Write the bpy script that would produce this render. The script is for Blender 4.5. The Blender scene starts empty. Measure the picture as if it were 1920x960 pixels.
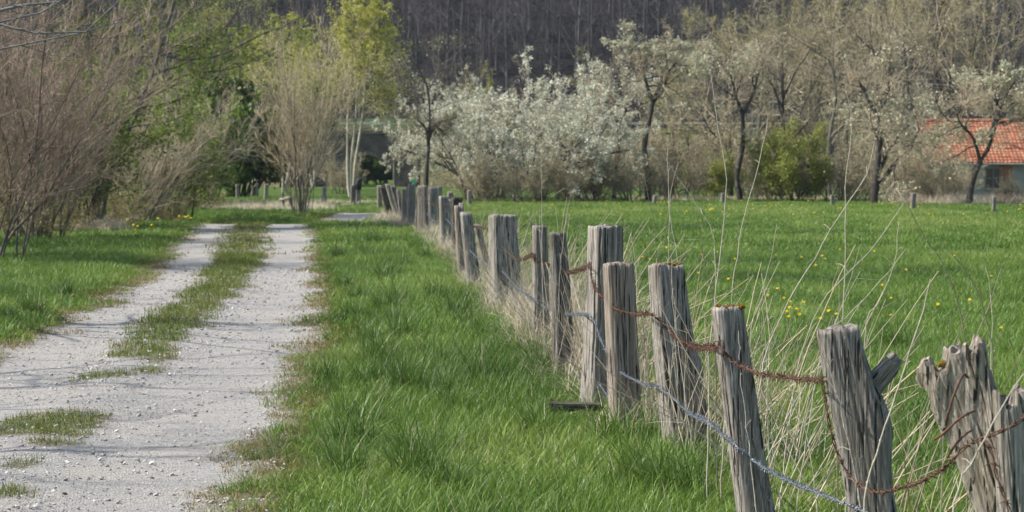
import bpy, math, random
import numpy as np
from math import radians, sin, cos, tan, pi

# ------------------------------------------------------------------ camera, sky, sun, exposure
scene = bpy.context.scene
col = scene.collection
F = 4200.0            # focal length in pixels of the 1920 px wide photograph
CAMZ = 1.7
PITCH = math.atan((480 - 312) / F)

cd = bpy.data.cameras.new("camera")
cam = bpy.data.objects.new("camera", cd)
col.objects.link(cam)
cam.location = (0, 0, CAMZ)
cam.rotation_euler = (pi / 2 - PITCH, 0, 0)
cd.sensor_width = 36.0
cd.lens = F / 1920 * 36
cd.clip_start = 0.1
cd.clip_end = 3000
cd.dof.use_dof = True
cd.dof.focus_distance = 12.0
cd.dof.aperture_fstop = 8.0
scene.camera = cam

SUN_EL, SUN_AZ = 46.0, -95.0      # azimuth from +Y towards +X; sun stands to the left, a little behind
world = bpy.data.worlds.new("World")
scene.world = world
world.use_nodes = True
wn = world.node_tree
wn.nodes.clear()
sky = wn.nodes.new("ShaderNodeTexSky")
sky.sky_type = 'NISHITA'
sky.sun_disc = False
sky.sun_elevation = radians(SUN_EL)
sky.sun_rotation = radians(SUN_AZ)
sky.air_density = 1.0
sky.dust_density = 1.2
bg = wn.nodes.new("ShaderNodeBackground")
bg.inputs[1].default_value = 0.13
wo = wn.nodes.new("ShaderNodeOutputWorld")
wn.links.new(sky.outputs[0], bg.inputs[0])
wn.links.new(bg.outputs[0], wo.inputs[0])

sl = bpy.data.lights.new("sun", 'SUN')
sl.energy = 5.0
sl.angle = radians(0.53)
sl.color = (1.0, 0.95, 0.87)
sun = bpy.data.objects.new("sun", sl)
col.objects.link(sun)
sun.rotation_euler = (radians(90 - SUN_EL), 0, -radians(SUN_AZ) + pi)
sun.location = (-20, 0, 30)

scene.view_settings.view_transform = 'Standard'
scene.view_settings.look = 'None'
scene.view_settings.gamma = 1
scene.view_settings.exposure = 0.65
scene.render.engine = 'CYCLES'
scene.cycles.use_adaptive_sampling = True
scene.cycles.adaptive_threshold = 0.02
scene.cycles.max_bounces = 3
scene.cycles.diffuse_bounces = 2
scene.cycles.transmission_bounces = 2
scene.cycles.transparent_max_bounces = 4

rng = np.random.default_rng(7)

# ------------------------------------------------------------------ helpers
def at(px, py, Y):
    """world point at forward distance Y that the photograph shows at pixel px, py"""
    r = (px - 960) / F
    u = (480 - py) / F
    dy = cos(PITCH) + u * sin(PITCH)
    dz = -sin(PITCH) + u * cos(PITCH)
    return np.array([r / dy * Y, Y, CAMZ + dz / dy * Y])

def ground_Y(py):
    u = (480 - py) / F
    return -CAMZ * (cos(PITCH) + u * sin(PITCH)) / (-sin(PITCH) + u * cos(PITCH))

def smooth(a, b, x):
    t = np.clip((np.asarray(x, float) - a) / (b - a), 0, 1)
    return t * t * (3 - 2 * t)

def _hash(ix, iy, s):
    h = (ix.astype(np.int64) * 374761393 + iy.astype(np.int64) * 668265263 + s * 974634777) & 0x7fffffff
    h = ((h ^ (h >> 13)) * 1274126177) & 0x7fffffff
    return ((h ^ (h >> 16)) & 0xffff) / 65535.0

def noise2(x, y, s=0):
    x = np.asarray(x, float); y = np.asarray(y, float)
    x, y = np.broadcast_arrays(x, y)
    ix = np.floor(x); iy = np.floor(y)
    fx = x - ix; fy = y - iy
    fx = fx * fx * (3 - 2 * fx); fy = fy * fy * (3 - 2 * fy)
    a = _hash(ix, iy, s); b = _hash(ix + 1, iy, s); c = _hash(ix, iy + 1, s); d = _hash(ix + 1, iy + 1, s)
    return (a * (1 - fx) + b * fx) * (1 - fy) + (c * (1 - fx) + d * fx) * fy

def fbm(x, y, s=0, o=3):
    v = 0; a = 0.5; t = 0
    for i in range(o):
        v = v + a * noise2(np.asarray(x) * 2 ** i, np.asarray(y) * 2 ** i, s + i * 17); t += a; a *= 0.5
    return v / t

def mesh(name, chunks, mat=None, smooth_shade=True):
    """chunks: list of (verts[n,3], faces[m,3 or 4])"""
    vs, loops, totals, off = [], [], [], 0
    for v, f in chunks:
        v = np.asarray(v, np.float32).reshape(-1, 3); f = np.asarray(f, np.int32)
        if len(f) == 0:
            continue
        vs.append(v); loops.append((f + off).ravel()); totals.append(np.full(len(f), f.shape[1], np.int32)); off += len(v)
    v = np.concatenate(vs); l = np.concatenate(loops); t = np.concatenate(totals)
    me = bpy.data.meshes.new(name)
    me.vertices.add(len(v)); me.vertices.foreach_set("co", v.ravel())
    me.loops.add(len(l)); me.loops.foreach_set("vertex_index", l)
    me.polygons.add(len(t))
    st = np.zeros(len(t), np.int32); st[1:] = np.cumsum(t)[:-1]
    me.polygons.foreach_set("loop_start", st); me.polygons.foreach_set("loop_total", t)
    me.polygons.foreach_set("use_smooth", np.full(len(t), smooth_shade))
    me.update(calc_edges=True)
    if mat:
        me.materials.append(mat)
    return me

def obj(name, me, parent=None, loc=None):
    o = bpy.data.objects.new(name, me)
    col.objects.link(o)
    if parent:
        o.parent = parent
    if loc is not None:
        o.location = loc
    return o

def tag(o, label=None, cat=None, group=None, kind=None):
    if label: o["label"] = label
    if cat: o["category"] = cat
    if group: o["group"] = group
    if kind: o["kind"] = kind
    return o

def empty(name, loc=(0, 0, 0), rz=0, sc=1.0):
    o = bpy.data.objects.new(name, None)
    o.empty_display_size = 0.2
    col.objects.link(o)
    o.location = loc; o.rotation_euler = (0, 0, rz)
    o.scale = (sc, sc, sc) if np.isscalar(sc) else sc
    return o

def tubes(P, R, S, closed_tip=True):
    """P[N,K,3], R[N,K] -> one chunk of quads"""
    N, K, _ = P.shape
    T = np.gradient(P, axis=1) if K > 2 else np.repeat((P[:, 1:] - P[:, :1]), 2, axis=1)
    T /= np.linalg.norm(T, axis=2, keepdims=True) + 1e-9
    ref = np.where(np.abs(T[:, :1, 2:3]) < 0.9, np.array([0, 0, 1.0]), np.array([1.0, 0, 0]))
    A = np.cross(np.broadcast_to(ref, T.shape), T); A /= np.linalg.norm(A, axis=2, keepdims=True) + 1e-9
    B = np.cross(T, A)
    th = np.arange(S) * 2 * pi / S
    V = P[:, :, None, :] + R[:, :, None, None] * (np.cos(th)[None, None, :, None] * A[:, :, None, :] + np.sin(th)[None, None, :, None] * B[:, :, None, :])
    base = (np.arange(N) * K * S)[:, None, None]
    k = (np.arange(K - 1) * S)[None, :, None]
    s = np.arange(S)[None, None, :]; s2 = (np.arange(S) + 1)[None, None, :] % S
    f = np.stack([base + k + s, base + k + s2, base + k + S + s2, base + k + S + s], -1).reshape(-1, 4)
    return V.reshape(-1, 3), f

def poly_resample(pts, n):
    pts = np.asarray(pts, float)
    # smooth polyline through pts (Catmull-Rom), n samples by length
    p = np.vstack([2 * pts[0] - pts[1], pts, 2 * pts[-1] - pts[-2]])
    out = []
    for i in range(1, len(p) - 2):
        t = np.linspace(0, 1, 12, endpoint=False)[:, None]
        a, b, c, d = p[i - 1], p[i], p[i + 1], p[i + 2]
        out.append(0.5 * (2 * b + (c - a) * t + (2 * a - 5 * b + 4 * c - d) * t ** 2 + (3 * b - a - 3 * c + d) * t ** 3))
    out.append(pts[-1:])
    q = np.vstack(out)
    d = np.r_[0, np.cumsum(np.linalg.norm(np.diff(q, axis=0), axis=1))]
    u = np.linspace(0, d[-1], n)
    return np.stack([np.interp(u, d, q[:, i]) for i in range(3)], 1)

def one_tube(pts, radii, n=16, S=6):
    p = poly_resample(pts, n)
    r = np.interp(np.linspace(0, 1, n), np.linspace(0, 1, len(radii)), radii)
    return tubes(p[None], r[None], S)

def box(x0, x1, y0, y1, z0, z1):
    v = [(x, y, z) for z in (z0, z1) for y in (y0, y1) for x in (x0, x1)]
    f = [(0, 2, 3, 1), (4, 5, 7, 6), (0, 1, 5, 4), (2, 6, 7, 3), (0, 4, 6, 2), (1, 3, 7, 5)]
    return np.array(v, float), np.array(f)

# ------------------------------------------------------------------ materials
def new_mat(name):
    m = bpy.data.materials.new(name); m.use_nodes = True
    nt = m.node_tree; nt.nodes.clear()
    out = nt.nodes.new("ShaderNodeOutputMaterial")
    return m, nt, out

def N(nt, t, **kw):
    n = nt.nodes.new(t)
    for k, v in kw.items():
        setattr(n, k, v)
    return n

def ramp(nt, stops, inp):
    r = N(nt, "ShaderNodeValToRGB")
    e = r.color_ramp.elements
    while len(e) < len(stops):
        e.new(0.5)
    for i, (p, c) in enumerate(stops):
        e[i].position = p
        e[i].color = (*c, 1) if len(c) == 3 else c
    nt.links.new(inp, r.inputs[0])
    return r.outputs[0]

def coords(nt, sc=(1, 1, 1), kind="Object"):
    t = N(nt, "ShaderNodeTexCoord"); m = N(nt, "ShaderNodeMapping")
    m.inputs["Scale"].default_value = sc
    nt.links.new(t.outputs[kind], m.inputs[0])
    return m.outputs[0]

def noise(nt, vec, scale, detail=4, rough=0.6):
    n = N(nt, "ShaderNodeTexNoise")
    n.inputs["Scale"].default_value = scale; n.inputs["Detail"].default_value = detail; n.inputs["Roughness"].default_value = rough
    nt.links.new(vec, n.inputs["Vector"])
    return n.outputs["Fac"]

def mixc(nt, fac, a, b, mode='MIX'):
    m = N(nt, "ShaderNodeMix", data_type='RGBA', blend_type=mode)
    for sock, v in ((m.inputs[0], fac), (m.inputs[6], a), (m.inputs[7], b)):
        if isinstance(v, (int, float)): sock.default_value = v
        elif isinstance(v, tuple): sock.default_value = (*v, 1)
        else: nt.links.new(v, sock)
    return m.outputs[2]

def principled(nt, out, colr, rough=0.8, spec=0.3, bump=None, bump_s=0.5, bump_d=0.01):
    p = N(nt, "ShaderNodeBsdfPrincipled")
    if isinstance(colr, tuple): p.inputs["Base Color"].default_value = (*colr, 1)
    else: nt.links.new(colr, p.inputs["Base Color"])
    p.inputs["Roughness"].default_value = rough
    p.inputs["Specular IOR Level"].default_value = spec
    if bump is not None:
        b = N(nt, "ShaderNodeBump"); b.inputs["Strength"].default_value = bump_s; b.inputs["Distance"].default_value = bump_d
        nt.links.new(bump, b.inputs["Height"]); nt.links.new(b.outputs[0], p.inputs["Normal"])
    nt.links.new(p.outputs[0], out.inputs[0])
    return p

def m_leaf(name, c1, c2, trans=0.35, rough=0.5, attr=None, c3=None, spec=0.25):
    """foliage: colour varies by object / instance and by face position; light passes through"""
    m, nt, out = new_mat(name)
    if attr:
        a = N(nt, "ShaderNodeAttribute", attribute_name=attr, attribute_type='INSTANCER')
        fac = a.outputs["Fac"]
        stops = [(0, c1), (0.5, c2), (1, c3)] if c3 else [(0, c1), (1, c2)]
        c = ramp(nt, stops, fac)
        g = N(nt, "ShaderNodeNewGeometry")
        c = mixc(nt, g.outputs["Random Per Island"], mixc(nt, 1.0, c, (0.75, 0.8, 0.8), 'MULTIPLY'), mixc(nt, 1.0, c, (1.55, 1.4, 1.35), 'MULTIPLY'))
        c = mixc(nt, ramp(nt, [(0.955, (0, 0, 0)), (0.965, (1, 1, 1))], g.outputs["Random Per Island"]), c, (0.38, 0.33, 0.2))
    else:
        g = N(nt, "ShaderNodeNewGeometry")
        c = ramp(nt, [(0, c1), (1, c2)], g.outputs["Random Per Island"])
        n = noise(nt, coords(nt), 0.9, 2)
        c = mixc(nt, n, mixc(nt, 1.0, c, (0.62, 0.62, 0.62), 'MULTIPLY'), mixc(nt, 1.0, c, (1.3, 1.3, 1.3), 'MULTIPLY'))
    p = principled(nt, out, c, rough, spec)
    t = N(nt, "ShaderNodeBsdfTranslucent")
    nt.links.new(c, t.inputs[0])
    mx = N(nt, "ShaderNodeMixShader"); mx.inputs[0].default_value = trans
    nt.links.new(p.outputs[0], mx.inputs[1]); nt.links.new(t.outputs[0], mx.inputs[2])
    nt.links.new(mx.outputs[0], out.inputs[0])
    return m

def m_bark(name, c1, c2, c3=None, scale=6, zs=0.25, thr=0.6, bump=0.02):
    m, nt, out = new_mat(name)
    v = coords(nt, (1, 1, zs))
    n1 = noise(nt, v, scale, 6, 0.65)
    c = ramp(nt, [(0.3, c1), (0.7, c2)], n1)
    if c3:
        n2 = noise(nt, coords(nt), scale * 0.7, 4, 0.7)
        c = mixc(nt, ramp(nt, [(thr - 0.05, (0, 0, 0)), (thr + 0.08, (1, 1, 1))], n2), c, c3)
    principled(nt, out, c, 0.85, 0.2, n1, 0.6, bump)
    return m

def m_twig(name, c1, c2):
    m, nt, out = new_mat(name)
    g = N(nt, "ShaderNodeNewGeometry")
    c = ramp(nt, [(0, c1), (1, c2)], g.outputs["Random Per Island"])
    principled(nt, out, c, 0.7, 0.3)
    return m

def m_wood(name, dark, mid, light, warm, seed=0.0):
    m, nt, out = new_mat(name)
    t = N(nt, "ShaderNodeTexCoord")
    oi = N(nt, "ShaderNodeObjectInfo")
    cmb = N(nt, "ShaderNodeVectorMath", operation='ADD')
    sc = N(nt, "ShaderNodeVectorMath", operation='SCALE'); sc.inputs[0].default_value = (31, 17, 9)
    nt.links.new(oi.outputs["Random"], sc.inputs["Scale"])
    nt.links.new(t.outputs["Object"], cmb.inputs[0]); nt.links.new(sc.outputs[0], cmb.inputs[1])
    def mp(s):
        q = N(nt, "ShaderNodeMapping"); q.inputs["Scale"].default_value = s
        nt.links.new(cmb.outputs[0], q.inputs[0]); return q.outputs[0]
    grain = noise(nt, mp((150, 150, 4.5)), 1.0, 6, 0.7)
    grain2 = noise(nt, mp((45, 45, 1.6)), 1.0, 5, 0.65)
    patch = noise(nt, mp((6, 6, 2.2)), 1.0, 5, 0.65)
    spots = noise(nt, mp((70, 70, 40)), 1.0, 4, 0.6)
    c = ramp(nt, [(0.30, dark), (0.48, mid), (0.70, light)], grain)
    c = mixc(nt, ramp(nt, [(0.38, (1, 1, 1)), (0.56, (0, 0, 0))], grain2), c, mixc(nt, 1.0, c, (0.50, 0.47, 0.44), 'MULTIPLY'))
    c = mixc(nt, ramp(nt, [(0.48, (0, 0, 0)), (0.66, (0.75, 0.75, 0.75))], patch), c, mixc(nt, 0.55, c, warm))
    c = mixc(nt, ramp(nt, [(0.30, (0.7, 0.7, 0.7)), (0.42, (0, 0, 0))], patch), c, mixc(nt, 1.0, c, (0.55, 0.52, 0.5), 'MULTIPLY'))
    c = mixc(nt, ramp(nt, [(0.63, (0, 0, 0)), (0.70, (0.8, 0.8, 0.8))], spots), c, (0.36, 0.37, 0.30))
    c = mixc(nt, 1.0, c, ramp(nt, [(0, (0.72, 0.71, 0.70)), (0.5, (0.98, 0.95, 0.92)), (1, (1.2, 1.18, 1.14))], oi.outputs["Random"]), 'MULTIPLY')
    crack = ramp(nt, [(0.375, (1, 1, 1)), (0.405, (0, 0, 0))], noise(nt, mp((60, 60, 1.5)), 1.0, 3, 0.55))
    c = mixc(nt, crack, c, (0.03, 0.026, 0.022))
    h = N(nt, "ShaderNodeMath", operation='ADD')
    nt.links.new(grain, h.inputs[0]); nt.links.new(grain2, h.inputs[1])
    h2 = N(nt, "ShaderNodeMath", operation='SUBTRACT')
    nt.links.new(h.outputs[0], h2.inputs[0]); nt.links.new(crack, h2.inputs[1])
    principled(nt, out, c, 0.88, 0.2, h2.outputs[0], 0.9, 0.006)
    return m

M = {}
M['wood'] = m_wood("weathered_wood", (0.075, 0.068, 0.061), (0.235, 0.22, 0.20), (0.46, 0.445, 0.415), (0.22, 0.185, 0.145))
M['wood_warm'] = m_wood("weathered_wood_warm", (0.13, 0.11, 0.09), (0.29, 0.26, 0.225), (0.46, 0.42, 0.37), (0.30, 0.235, 0.17))
M['wood_dark'] = m_wood("dark_wood", (0.035, 0.03, 0.026), (0.09, 0.08, 0.07), (0.17, 0.155, 0.135), (0.08, 0.065, 0.05))  # darker tone of the weathered wood

m, nt, out = new_mat("moss")
n1 = noise(nt, coords(nt), 60, 5)
principled(nt, out, ramp(nt, [(0.3, (0.07, 0.045, 0.012)), (0.5, (0.20, 0.12, 0.02)), (0.7, (0.10, 0.10, 0.022))], n1), 0.95, 0.1, n1, 1.0, 0.02)
M['moss'] = m
m, nt, out = new_mat("rust")
n1 = noise(nt, coords(nt), 45, 5)
principled(nt, out, ramp(nt, [(0.3, (0.055, 0.03, 0.022)), (0.55, (0.12, 0.062, 0.042)), (0.75, (0.2, 0.11, 0.075))], n1), 0.85, 0.3)
M['rust'] = m
m, nt, out = new_mat("galvanised_wire")
n1 = noise(nt, coords(nt), 40, 3)
p = principled(nt, out, ramp(nt, [(0.3, (0.11, 0.125, 0.145)), (0.7, (0.24, 0.26, 0.29))], n1), 0.5, 0.5)
p.inputs["Metallic"].default_value = 0.45
M['galv'] = m

# ground materials
m, nt, out = new_mat("turf_soil")
v = coords(nt)
n1 = noise(nt, v, 0.35, 6, 0.65); n2 = noise(nt, v, 14, 5, 0.7)
c = ramp(nt, [(0.3, (0.045, 0.085, 0.014)), (0.6, (0.075, 0.14, 0.022)), (0.8, (0.11, 0.15, 0.035))], n1)
c = mixc(nt, ramp(nt, [(0.35, (0, 0, 0)), (0.75, (0.8, 0.8, 0.8))], n2), c, (0.05, 0.06, 0.018))
principled(nt, out, c, 0.95, 0.1, n2, 0.8, 0.05)
M['turf'] = m

m, nt, out = new_mat("pale_gravel")
v = coords(nt)
a = N(nt, "ShaderNodeAttribute", attribute_name="soil", attribute_type='GEOMETRY')
n1 = noise(nt, v, 1.3, 4, 0.6); n2 = noise(nt, v, 95, 5, 0.75)
vo = N(nt, "ShaderNodeTexVoronoi"); vo.inputs["Scale"].default_value = 70; nt.links.new(v, vo.inputs["Vector"])
c = ramp(nt, [(0.25, (0.15, 0.144, 0.134)), (0.5, (0.315, 0.304, 0.285)), (0.8, (0.47, 0.455, 0.425))], n2)
sepc = N(nt, "ShaderNodeSeparateColor"); nt.links.new(vo.outputs["Color"], sepc.inputs[0])
c = mixc(nt, 0.55, c, ramp(nt, [(0, (0.13, 0.123, 0.112)), (0.4, (0.315, 0.298, 0.272)), (1, (0.49, 0.465, 0.42))], sepc.outputs[0]))
c = mixc(nt, ramp(nt, [(0.45, (0, 0, 0)), (0.75, (0.55, 0.55, 0.55))], n1), c, (0.42, 0.375, 0.31))
c = mixc(nt, a.outputs["Fac"], c, ramp(nt, [(0.3, (0.07, 0.07, 0.03)), (0.7, (0.17, 0.155, 0.08))], n2))
hh = N(nt, "ShaderNodeMath", operation='ADD'); nt.links.new(n2, hh.inputs[0]); nt.links.new(vo.outputs["Distance"], hh.inputs[1])
principled(nt, out, c, 0.92, 0.2, hh.outputs[0], 0.9, 0.012)
M['gravel'] = m

m, nt, out = new_mat("gravel_stone")
g = N(nt, "ShaderNodeAttribute", attribute_name="tint", attribute_type='INSTANCER')
c = ramp(nt, [(0, (0.10, 0.095, 0.09)), (0.3, (0.28, 0.265, 0.245)), (0.7, (0.42, 0.40, 0.365)), (1, (0.6, 0.575, 0.53))], g.outputs["Fac"])
principled(nt, out, c, 0.9, 0.2)
M['stone'] = m

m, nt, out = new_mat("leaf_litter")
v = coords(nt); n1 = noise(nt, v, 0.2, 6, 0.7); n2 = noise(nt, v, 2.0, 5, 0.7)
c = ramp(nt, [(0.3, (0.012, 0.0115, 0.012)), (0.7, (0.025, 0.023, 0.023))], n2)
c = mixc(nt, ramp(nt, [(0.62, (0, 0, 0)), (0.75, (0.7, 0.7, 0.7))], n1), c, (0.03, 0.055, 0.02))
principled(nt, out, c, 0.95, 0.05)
M['litter'] = m

m, nt, out = new_mat("far_field")
v = coords(nt); n1 = noise(nt, v, 0.08, 5, 0.6)
principled(nt, out, ramp(nt, [(0.3, (0.028, 0.052, 0.026)), (0.7, (0.045, 0.075, 0.035))], n1), 0.9, 0.1)
M['field'] = m

M['grass'] = m_leaf("grass_green", (0.058, 0.115, 0.018), (0.118, 0.208, 0.032), 0.38, 0.45, "tint", (0.20, 0.272, 0.06), 0.35)
M['short'] = m_leaf("grass_trodden", (0.08, 0.15, 0.02), (0.15, 0.165, 0.04), 0.3, 0.6, "tint", (0.22, 0.16, 0.075), 0.2)
M['straw'] = m_leaf("dry_straw", (0.33, 0.275, 0.19), (0.50, 0.435, 0.32), 0.25, 0.6, "tint", (0.62, 0.57, 0.45), 0.3)
M['stalk'] = m_bark("dry_stalk", (0.33, 0.285, 0.215), (0.56, 0.51, 0.41), None, 30, 0.3)
M['stalk_dark'] = m_bark("dark_dry_stalk", (0.10, 0.085, 0.065), (0.22, 0.185, 0.14), None, 30, 0.3)
M['petal'] = m_leaf("dandelion_yellow", (0.72, 0.52, 0.012), (0.82, 0.62, 0.02), 0.2, 0.6)

M['bark_dark'] = m_bark("dark_orchard_bark", (0.022, 0.019, 0.016), (0.075, 0.065, 0.055), (0.16, 0.16, 0.13), 5, 0.3, 0.60)
M['bark_grey'] = m_bark("grey_bark", (0.075, 0.065, 0.052), (0.19, 0.17, 0.135), (0.17, 0.16, 0.09), 5, 0.3, 0.58)
M['bark_smooth'] = m_bark("smooth_grey_bark", (0.10, 0.10, 0.105), (0.20, 0.20, 0.20), None, 5, 0.4)
M['bark_birch'] = m_bark("birch_bark", (0.30, 0.27, 0.2), (0.52, 0.48, 0.38), (0.08, 0.07, 0.06), 3, 1.2, 0.64)
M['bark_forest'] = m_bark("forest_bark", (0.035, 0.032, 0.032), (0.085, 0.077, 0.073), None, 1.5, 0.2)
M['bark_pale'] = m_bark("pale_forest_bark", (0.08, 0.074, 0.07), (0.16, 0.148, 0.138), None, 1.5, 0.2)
M['twig_red'] = m_twig("reddish_twigs", (0.14, 0.095, 0.065), (0.40, 0.30, 0.225))
M['twig_tan'] = m_twig("tan_twigs", (0.23, 0.185, 0.125), (0.55, 0.455, 0.315))
M['twig_olive'] = m_twig("olive_twigs", (0.14, 0.12, 0.06), (0.36, 0.31, 0.17))
M['twig_dark'] = m_twig("dark_twigs", (0.06, 0.052, 0.042), (0.2, 0.175, 0.135))
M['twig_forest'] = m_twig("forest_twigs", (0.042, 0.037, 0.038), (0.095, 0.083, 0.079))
M['leaf_birch'] = m_leaf("young_birch_leaves", (0.36, 0.37, 0.07), (0.58, 0.57, 0.15), 0.45)
M['leaf_lime'] = m_leaf("lime_green_leaves", (0.17, 0.21, 0.035), (0.34, 0.36, 0.08), 0.4)
M['leaf_green'] = m_leaf("fresh_green_leaves", (0.11, 0.19, 0.02), (0.23, 0.30, 0.045), 0.4)
M['leaf_dark'] = m_leaf("dark_green_leaves", (0.03, 0.07, 0.01), (0.09, 0.15, 0.022), 0.3)
M['leaf_olive'] = m_leaf("olive_buds", (0.2, 0.19, 0.05), (0.36, 0.34, 0.10), 0.35)
M['leaf_spring'] = m_leaf("yellow_green_spring_leaves", (0.22, 0.24, 0.035), (0.40, 0.40, 0.08), 0.45)
M['lichen'] = m_leaf("lichen_buds", (0.20, 0.19, 0.10), (0.36, 0.34, 0.2), 0.25)
M['blossom'] = m_leaf("white_blossom", (0.29, 0.30, 0.17), (0.86, 0.85, 0.73), 0.3, 0.6)
M['blossom_cream'] = m_leaf("cream_blossom", (0.34, 0.34, 0.22), (0.60, 0.60, 0.42), 0.3, 0.6)

# ------------------------------------------------------------------ lie of the land
KY = [0, 5, 11, 16.3, 21, 25, 31.3, 40, 52, 67, 74, 79, 86]
KR = [-1.0, -1.1, -1.39, -1.71, -1.95, -2.2, -2.7, -3.5, -4.65, -6.1, -5.9, -4.95, -4.4]
KL = [-4.0, -4.1, -4.25, -4.5, -4.8, -4.95, -5.4, -6.3, -7.7, -9.35, -8.3, -6.6, -6.0]
CY = [0, 11, 15, 20, 25, 32.5, 42.5, 52, 67, 86]
CL = [-2.9, -2.95, -3.4, -3.70, -4.02, -4.62, -5.6, -6.65, -8.25, -9.0]
CR = [-2.3, -2.35, -2.75, -3.14, -3.40, -3.93, -4.76, -5.75, -7.4, -8.5]
def track_edges(Y):
    return np.interp(Y, KY, KL), np.interp(Y, KY, KR)
def track_dist(X, Y):
    """>0 inside the track (metres to the nearer edge), <0 outside; ragged edge"""
    l, r = track_edges(Y)
    j = (fbm(X * 1.2 + 9, Y * 0.8, 5) - 0.5) * 0.5 + (noise2(X * 5, Y * 4, 8) - 0.5) * 0.2
    d = np.minimum(X - l, r - X) + j
    return np.where((Y > 84), -1.0, d)
def strip_mask(X, Y):
    """1 inside the grassy strip between the wheel tracks"""
    l = np.interp(Y, CY, CL); r = np.interp(Y, CY, CR)
    j = (fbm(X * 1.5 + 3, Y * 0.9, 31) - 0.5) * 0.45
    d = np.minimum(X - l, r - X) + j
    m = smooth(-0.06, 0.1, d) * smooth(19.6, 21.2, Y + 3 * (X + 3.4))
    for (px, py, rx, ry) in ((90, 790, .40, .75), (120, 786, .25, .5), (215, 700, .14, .22), (275, 690, .10, .2), (155, 705, .10, .25), (95, 826, .16, .18), (40, 866, .10, .16), (20, 916, .12, .18), (235, 661, .2, .35)):
        Y0 = ground_Y(py); X0 = (px - 960) / F * Y0
        q = ((X - X0) / rx) ** 2 + ((Y - Y0) / ry) ** 2 + (noise2(X * 9, Y * 6, 44) - 0.5) * 0.9
        m = np.maximum(m, smooth(1.15, 0.7, q))
    return np.where(Y > 70, 0, m)
FENCE_Y = [0, 7.2, 8.5, 10.2, 13.3, 15, 18.2, 20.8, 27, 34, 46, 60, 77, 100]
FENCE_X = [2.1, 1.62, 1.42, 1.1, 0.98, 0.68, 0.42, 0.26, -0.08, -0.60, -1.45, -2.35, -4.2, -6.6]
def H(X, Y):
    X = np.asarray(X, float); Y = np.asarray(Y, float)
    l, r = track_edges(Y)
    d = np.minimum(X - l, r - X)
    h = -0.05 * smooth(-0.5, 0.3, d)
    c = (np.interp(Y, CY, CL) + np.interp(Y, CY, CR)) / 2
    h = h + 0.035 * np.exp(-((X - c) / 0.4) ** 2) * smooth(-0.1, 0.3, d)
    h = h + (fbm(X * 0.35, Y * 0.3, 77) - 0.5) * 0.10 * smooth(0.2, -0.6, d) * smooth(120, 60, Y)
    dip = smooth(67.5, 73, Y) * (1 - smooth(77, 82, Y)) * smooth(-4.0, -5.2, X) * smooth(-16, -12, X)
    h = h - 0.42 * dip
    # land rises gently behind the orchard
    h = h + smooth(205, 330, Y) * 7.0
    return h

# ground: one sheet out to the far slope, finer near the camera
ys = np.concatenate([np.arange(-6, 30, 0.3), np.arange(30, 90, 0.6), np.arange(90, 210, 3), np.arange(210, 331, 10)])
us = np.linspace(-1, 1, 121)
hx = np.where(ys < 90, 16 + ys * 0.5, 61 + (ys - 90) * 1.2)
GX = us[None, :] * hx[:, None]
GY = np.repeat(ys[:, None], len(us), 1)
GZ = H(GX, GY) - 0.012 - 0.03 * (smooth(-0.1, 0.15, np.minimum(GX - track_edges(GY)[0], track_edges(GY)[1] - GX)) * (GY < 84))
def grid_faces(r, c):
    i = np.arange(r - 1)[:, None] * c + np.arange(c - 1)[None, :]
    return np.stack([i, i + 1, i + c + 1, i + c], -1).reshape(-1, 4)
tag(obj("ground", mesh("ground", [(np.stack([GX, GY, GZ], -1), grid_faces(*GX.shape))], M['turf'])), kind="structure")

# gravel track
ty = np.arange(2, 83.9, 0.16); tu = np.linspace(0, 1, 40)
TL, TR = track_edges(ty)
jl = (fbm(ty * 1.1, 3.1, 21) - 0.5) * 0.45; jr = (fbm(ty * 1.1, 8.7, 22) - 0.5) * 0.45
TX = (TL - 0.22 + jl)[:, None] * (1 - tu) + (TR + 0.22 + jr)[:, None] * tu
TY = np.repeat(ty[:, None], len(tu), 1)
TZ = H(TX, TY) + (fbm(TX * 3, TY * 3, 60) - 0.5) * 0.02 - 0.03 * (np.abs(tu - 0.5) > 0.49)
me = mesh("gravel_track", [(np.stack([TX, TY, TZ], -1), grid_faces(*TX.shape))], M['gravel'])
soil = np.maximum(strip_mask(TX, TY), smooth(0.12, -0.12, track_dist(TX, TY)))
at_ = me.attributes.new("soil", 'FLOAT', 'POINT'); at_.data.foreach_set("value", soil.astype(np.float32).ravel() * 0.85)
tag(obj("gravel_track", me), kind="structure")

# wooded hillside
hy = np.linspace(300, 620, 60); hu = np.linspace(-260, 260, 90)
HX, HY = np.meshgrid(hu, hy)
def hill_z(X, Y):
    return 6.2 + np.maximum(0, Y - 318) * 0.50 + (fbm(X * 0.02, Y * 0.02, 12) - 0.5) * 16 * smooth(318, 380, Y)
tag(obj("hillside", mesh("hillside", [(np.stack([HX, HY, hill_z(HX, HY)], -1), grid_faces(*HX.shape))], M['litter'])), kind="structure")

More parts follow.
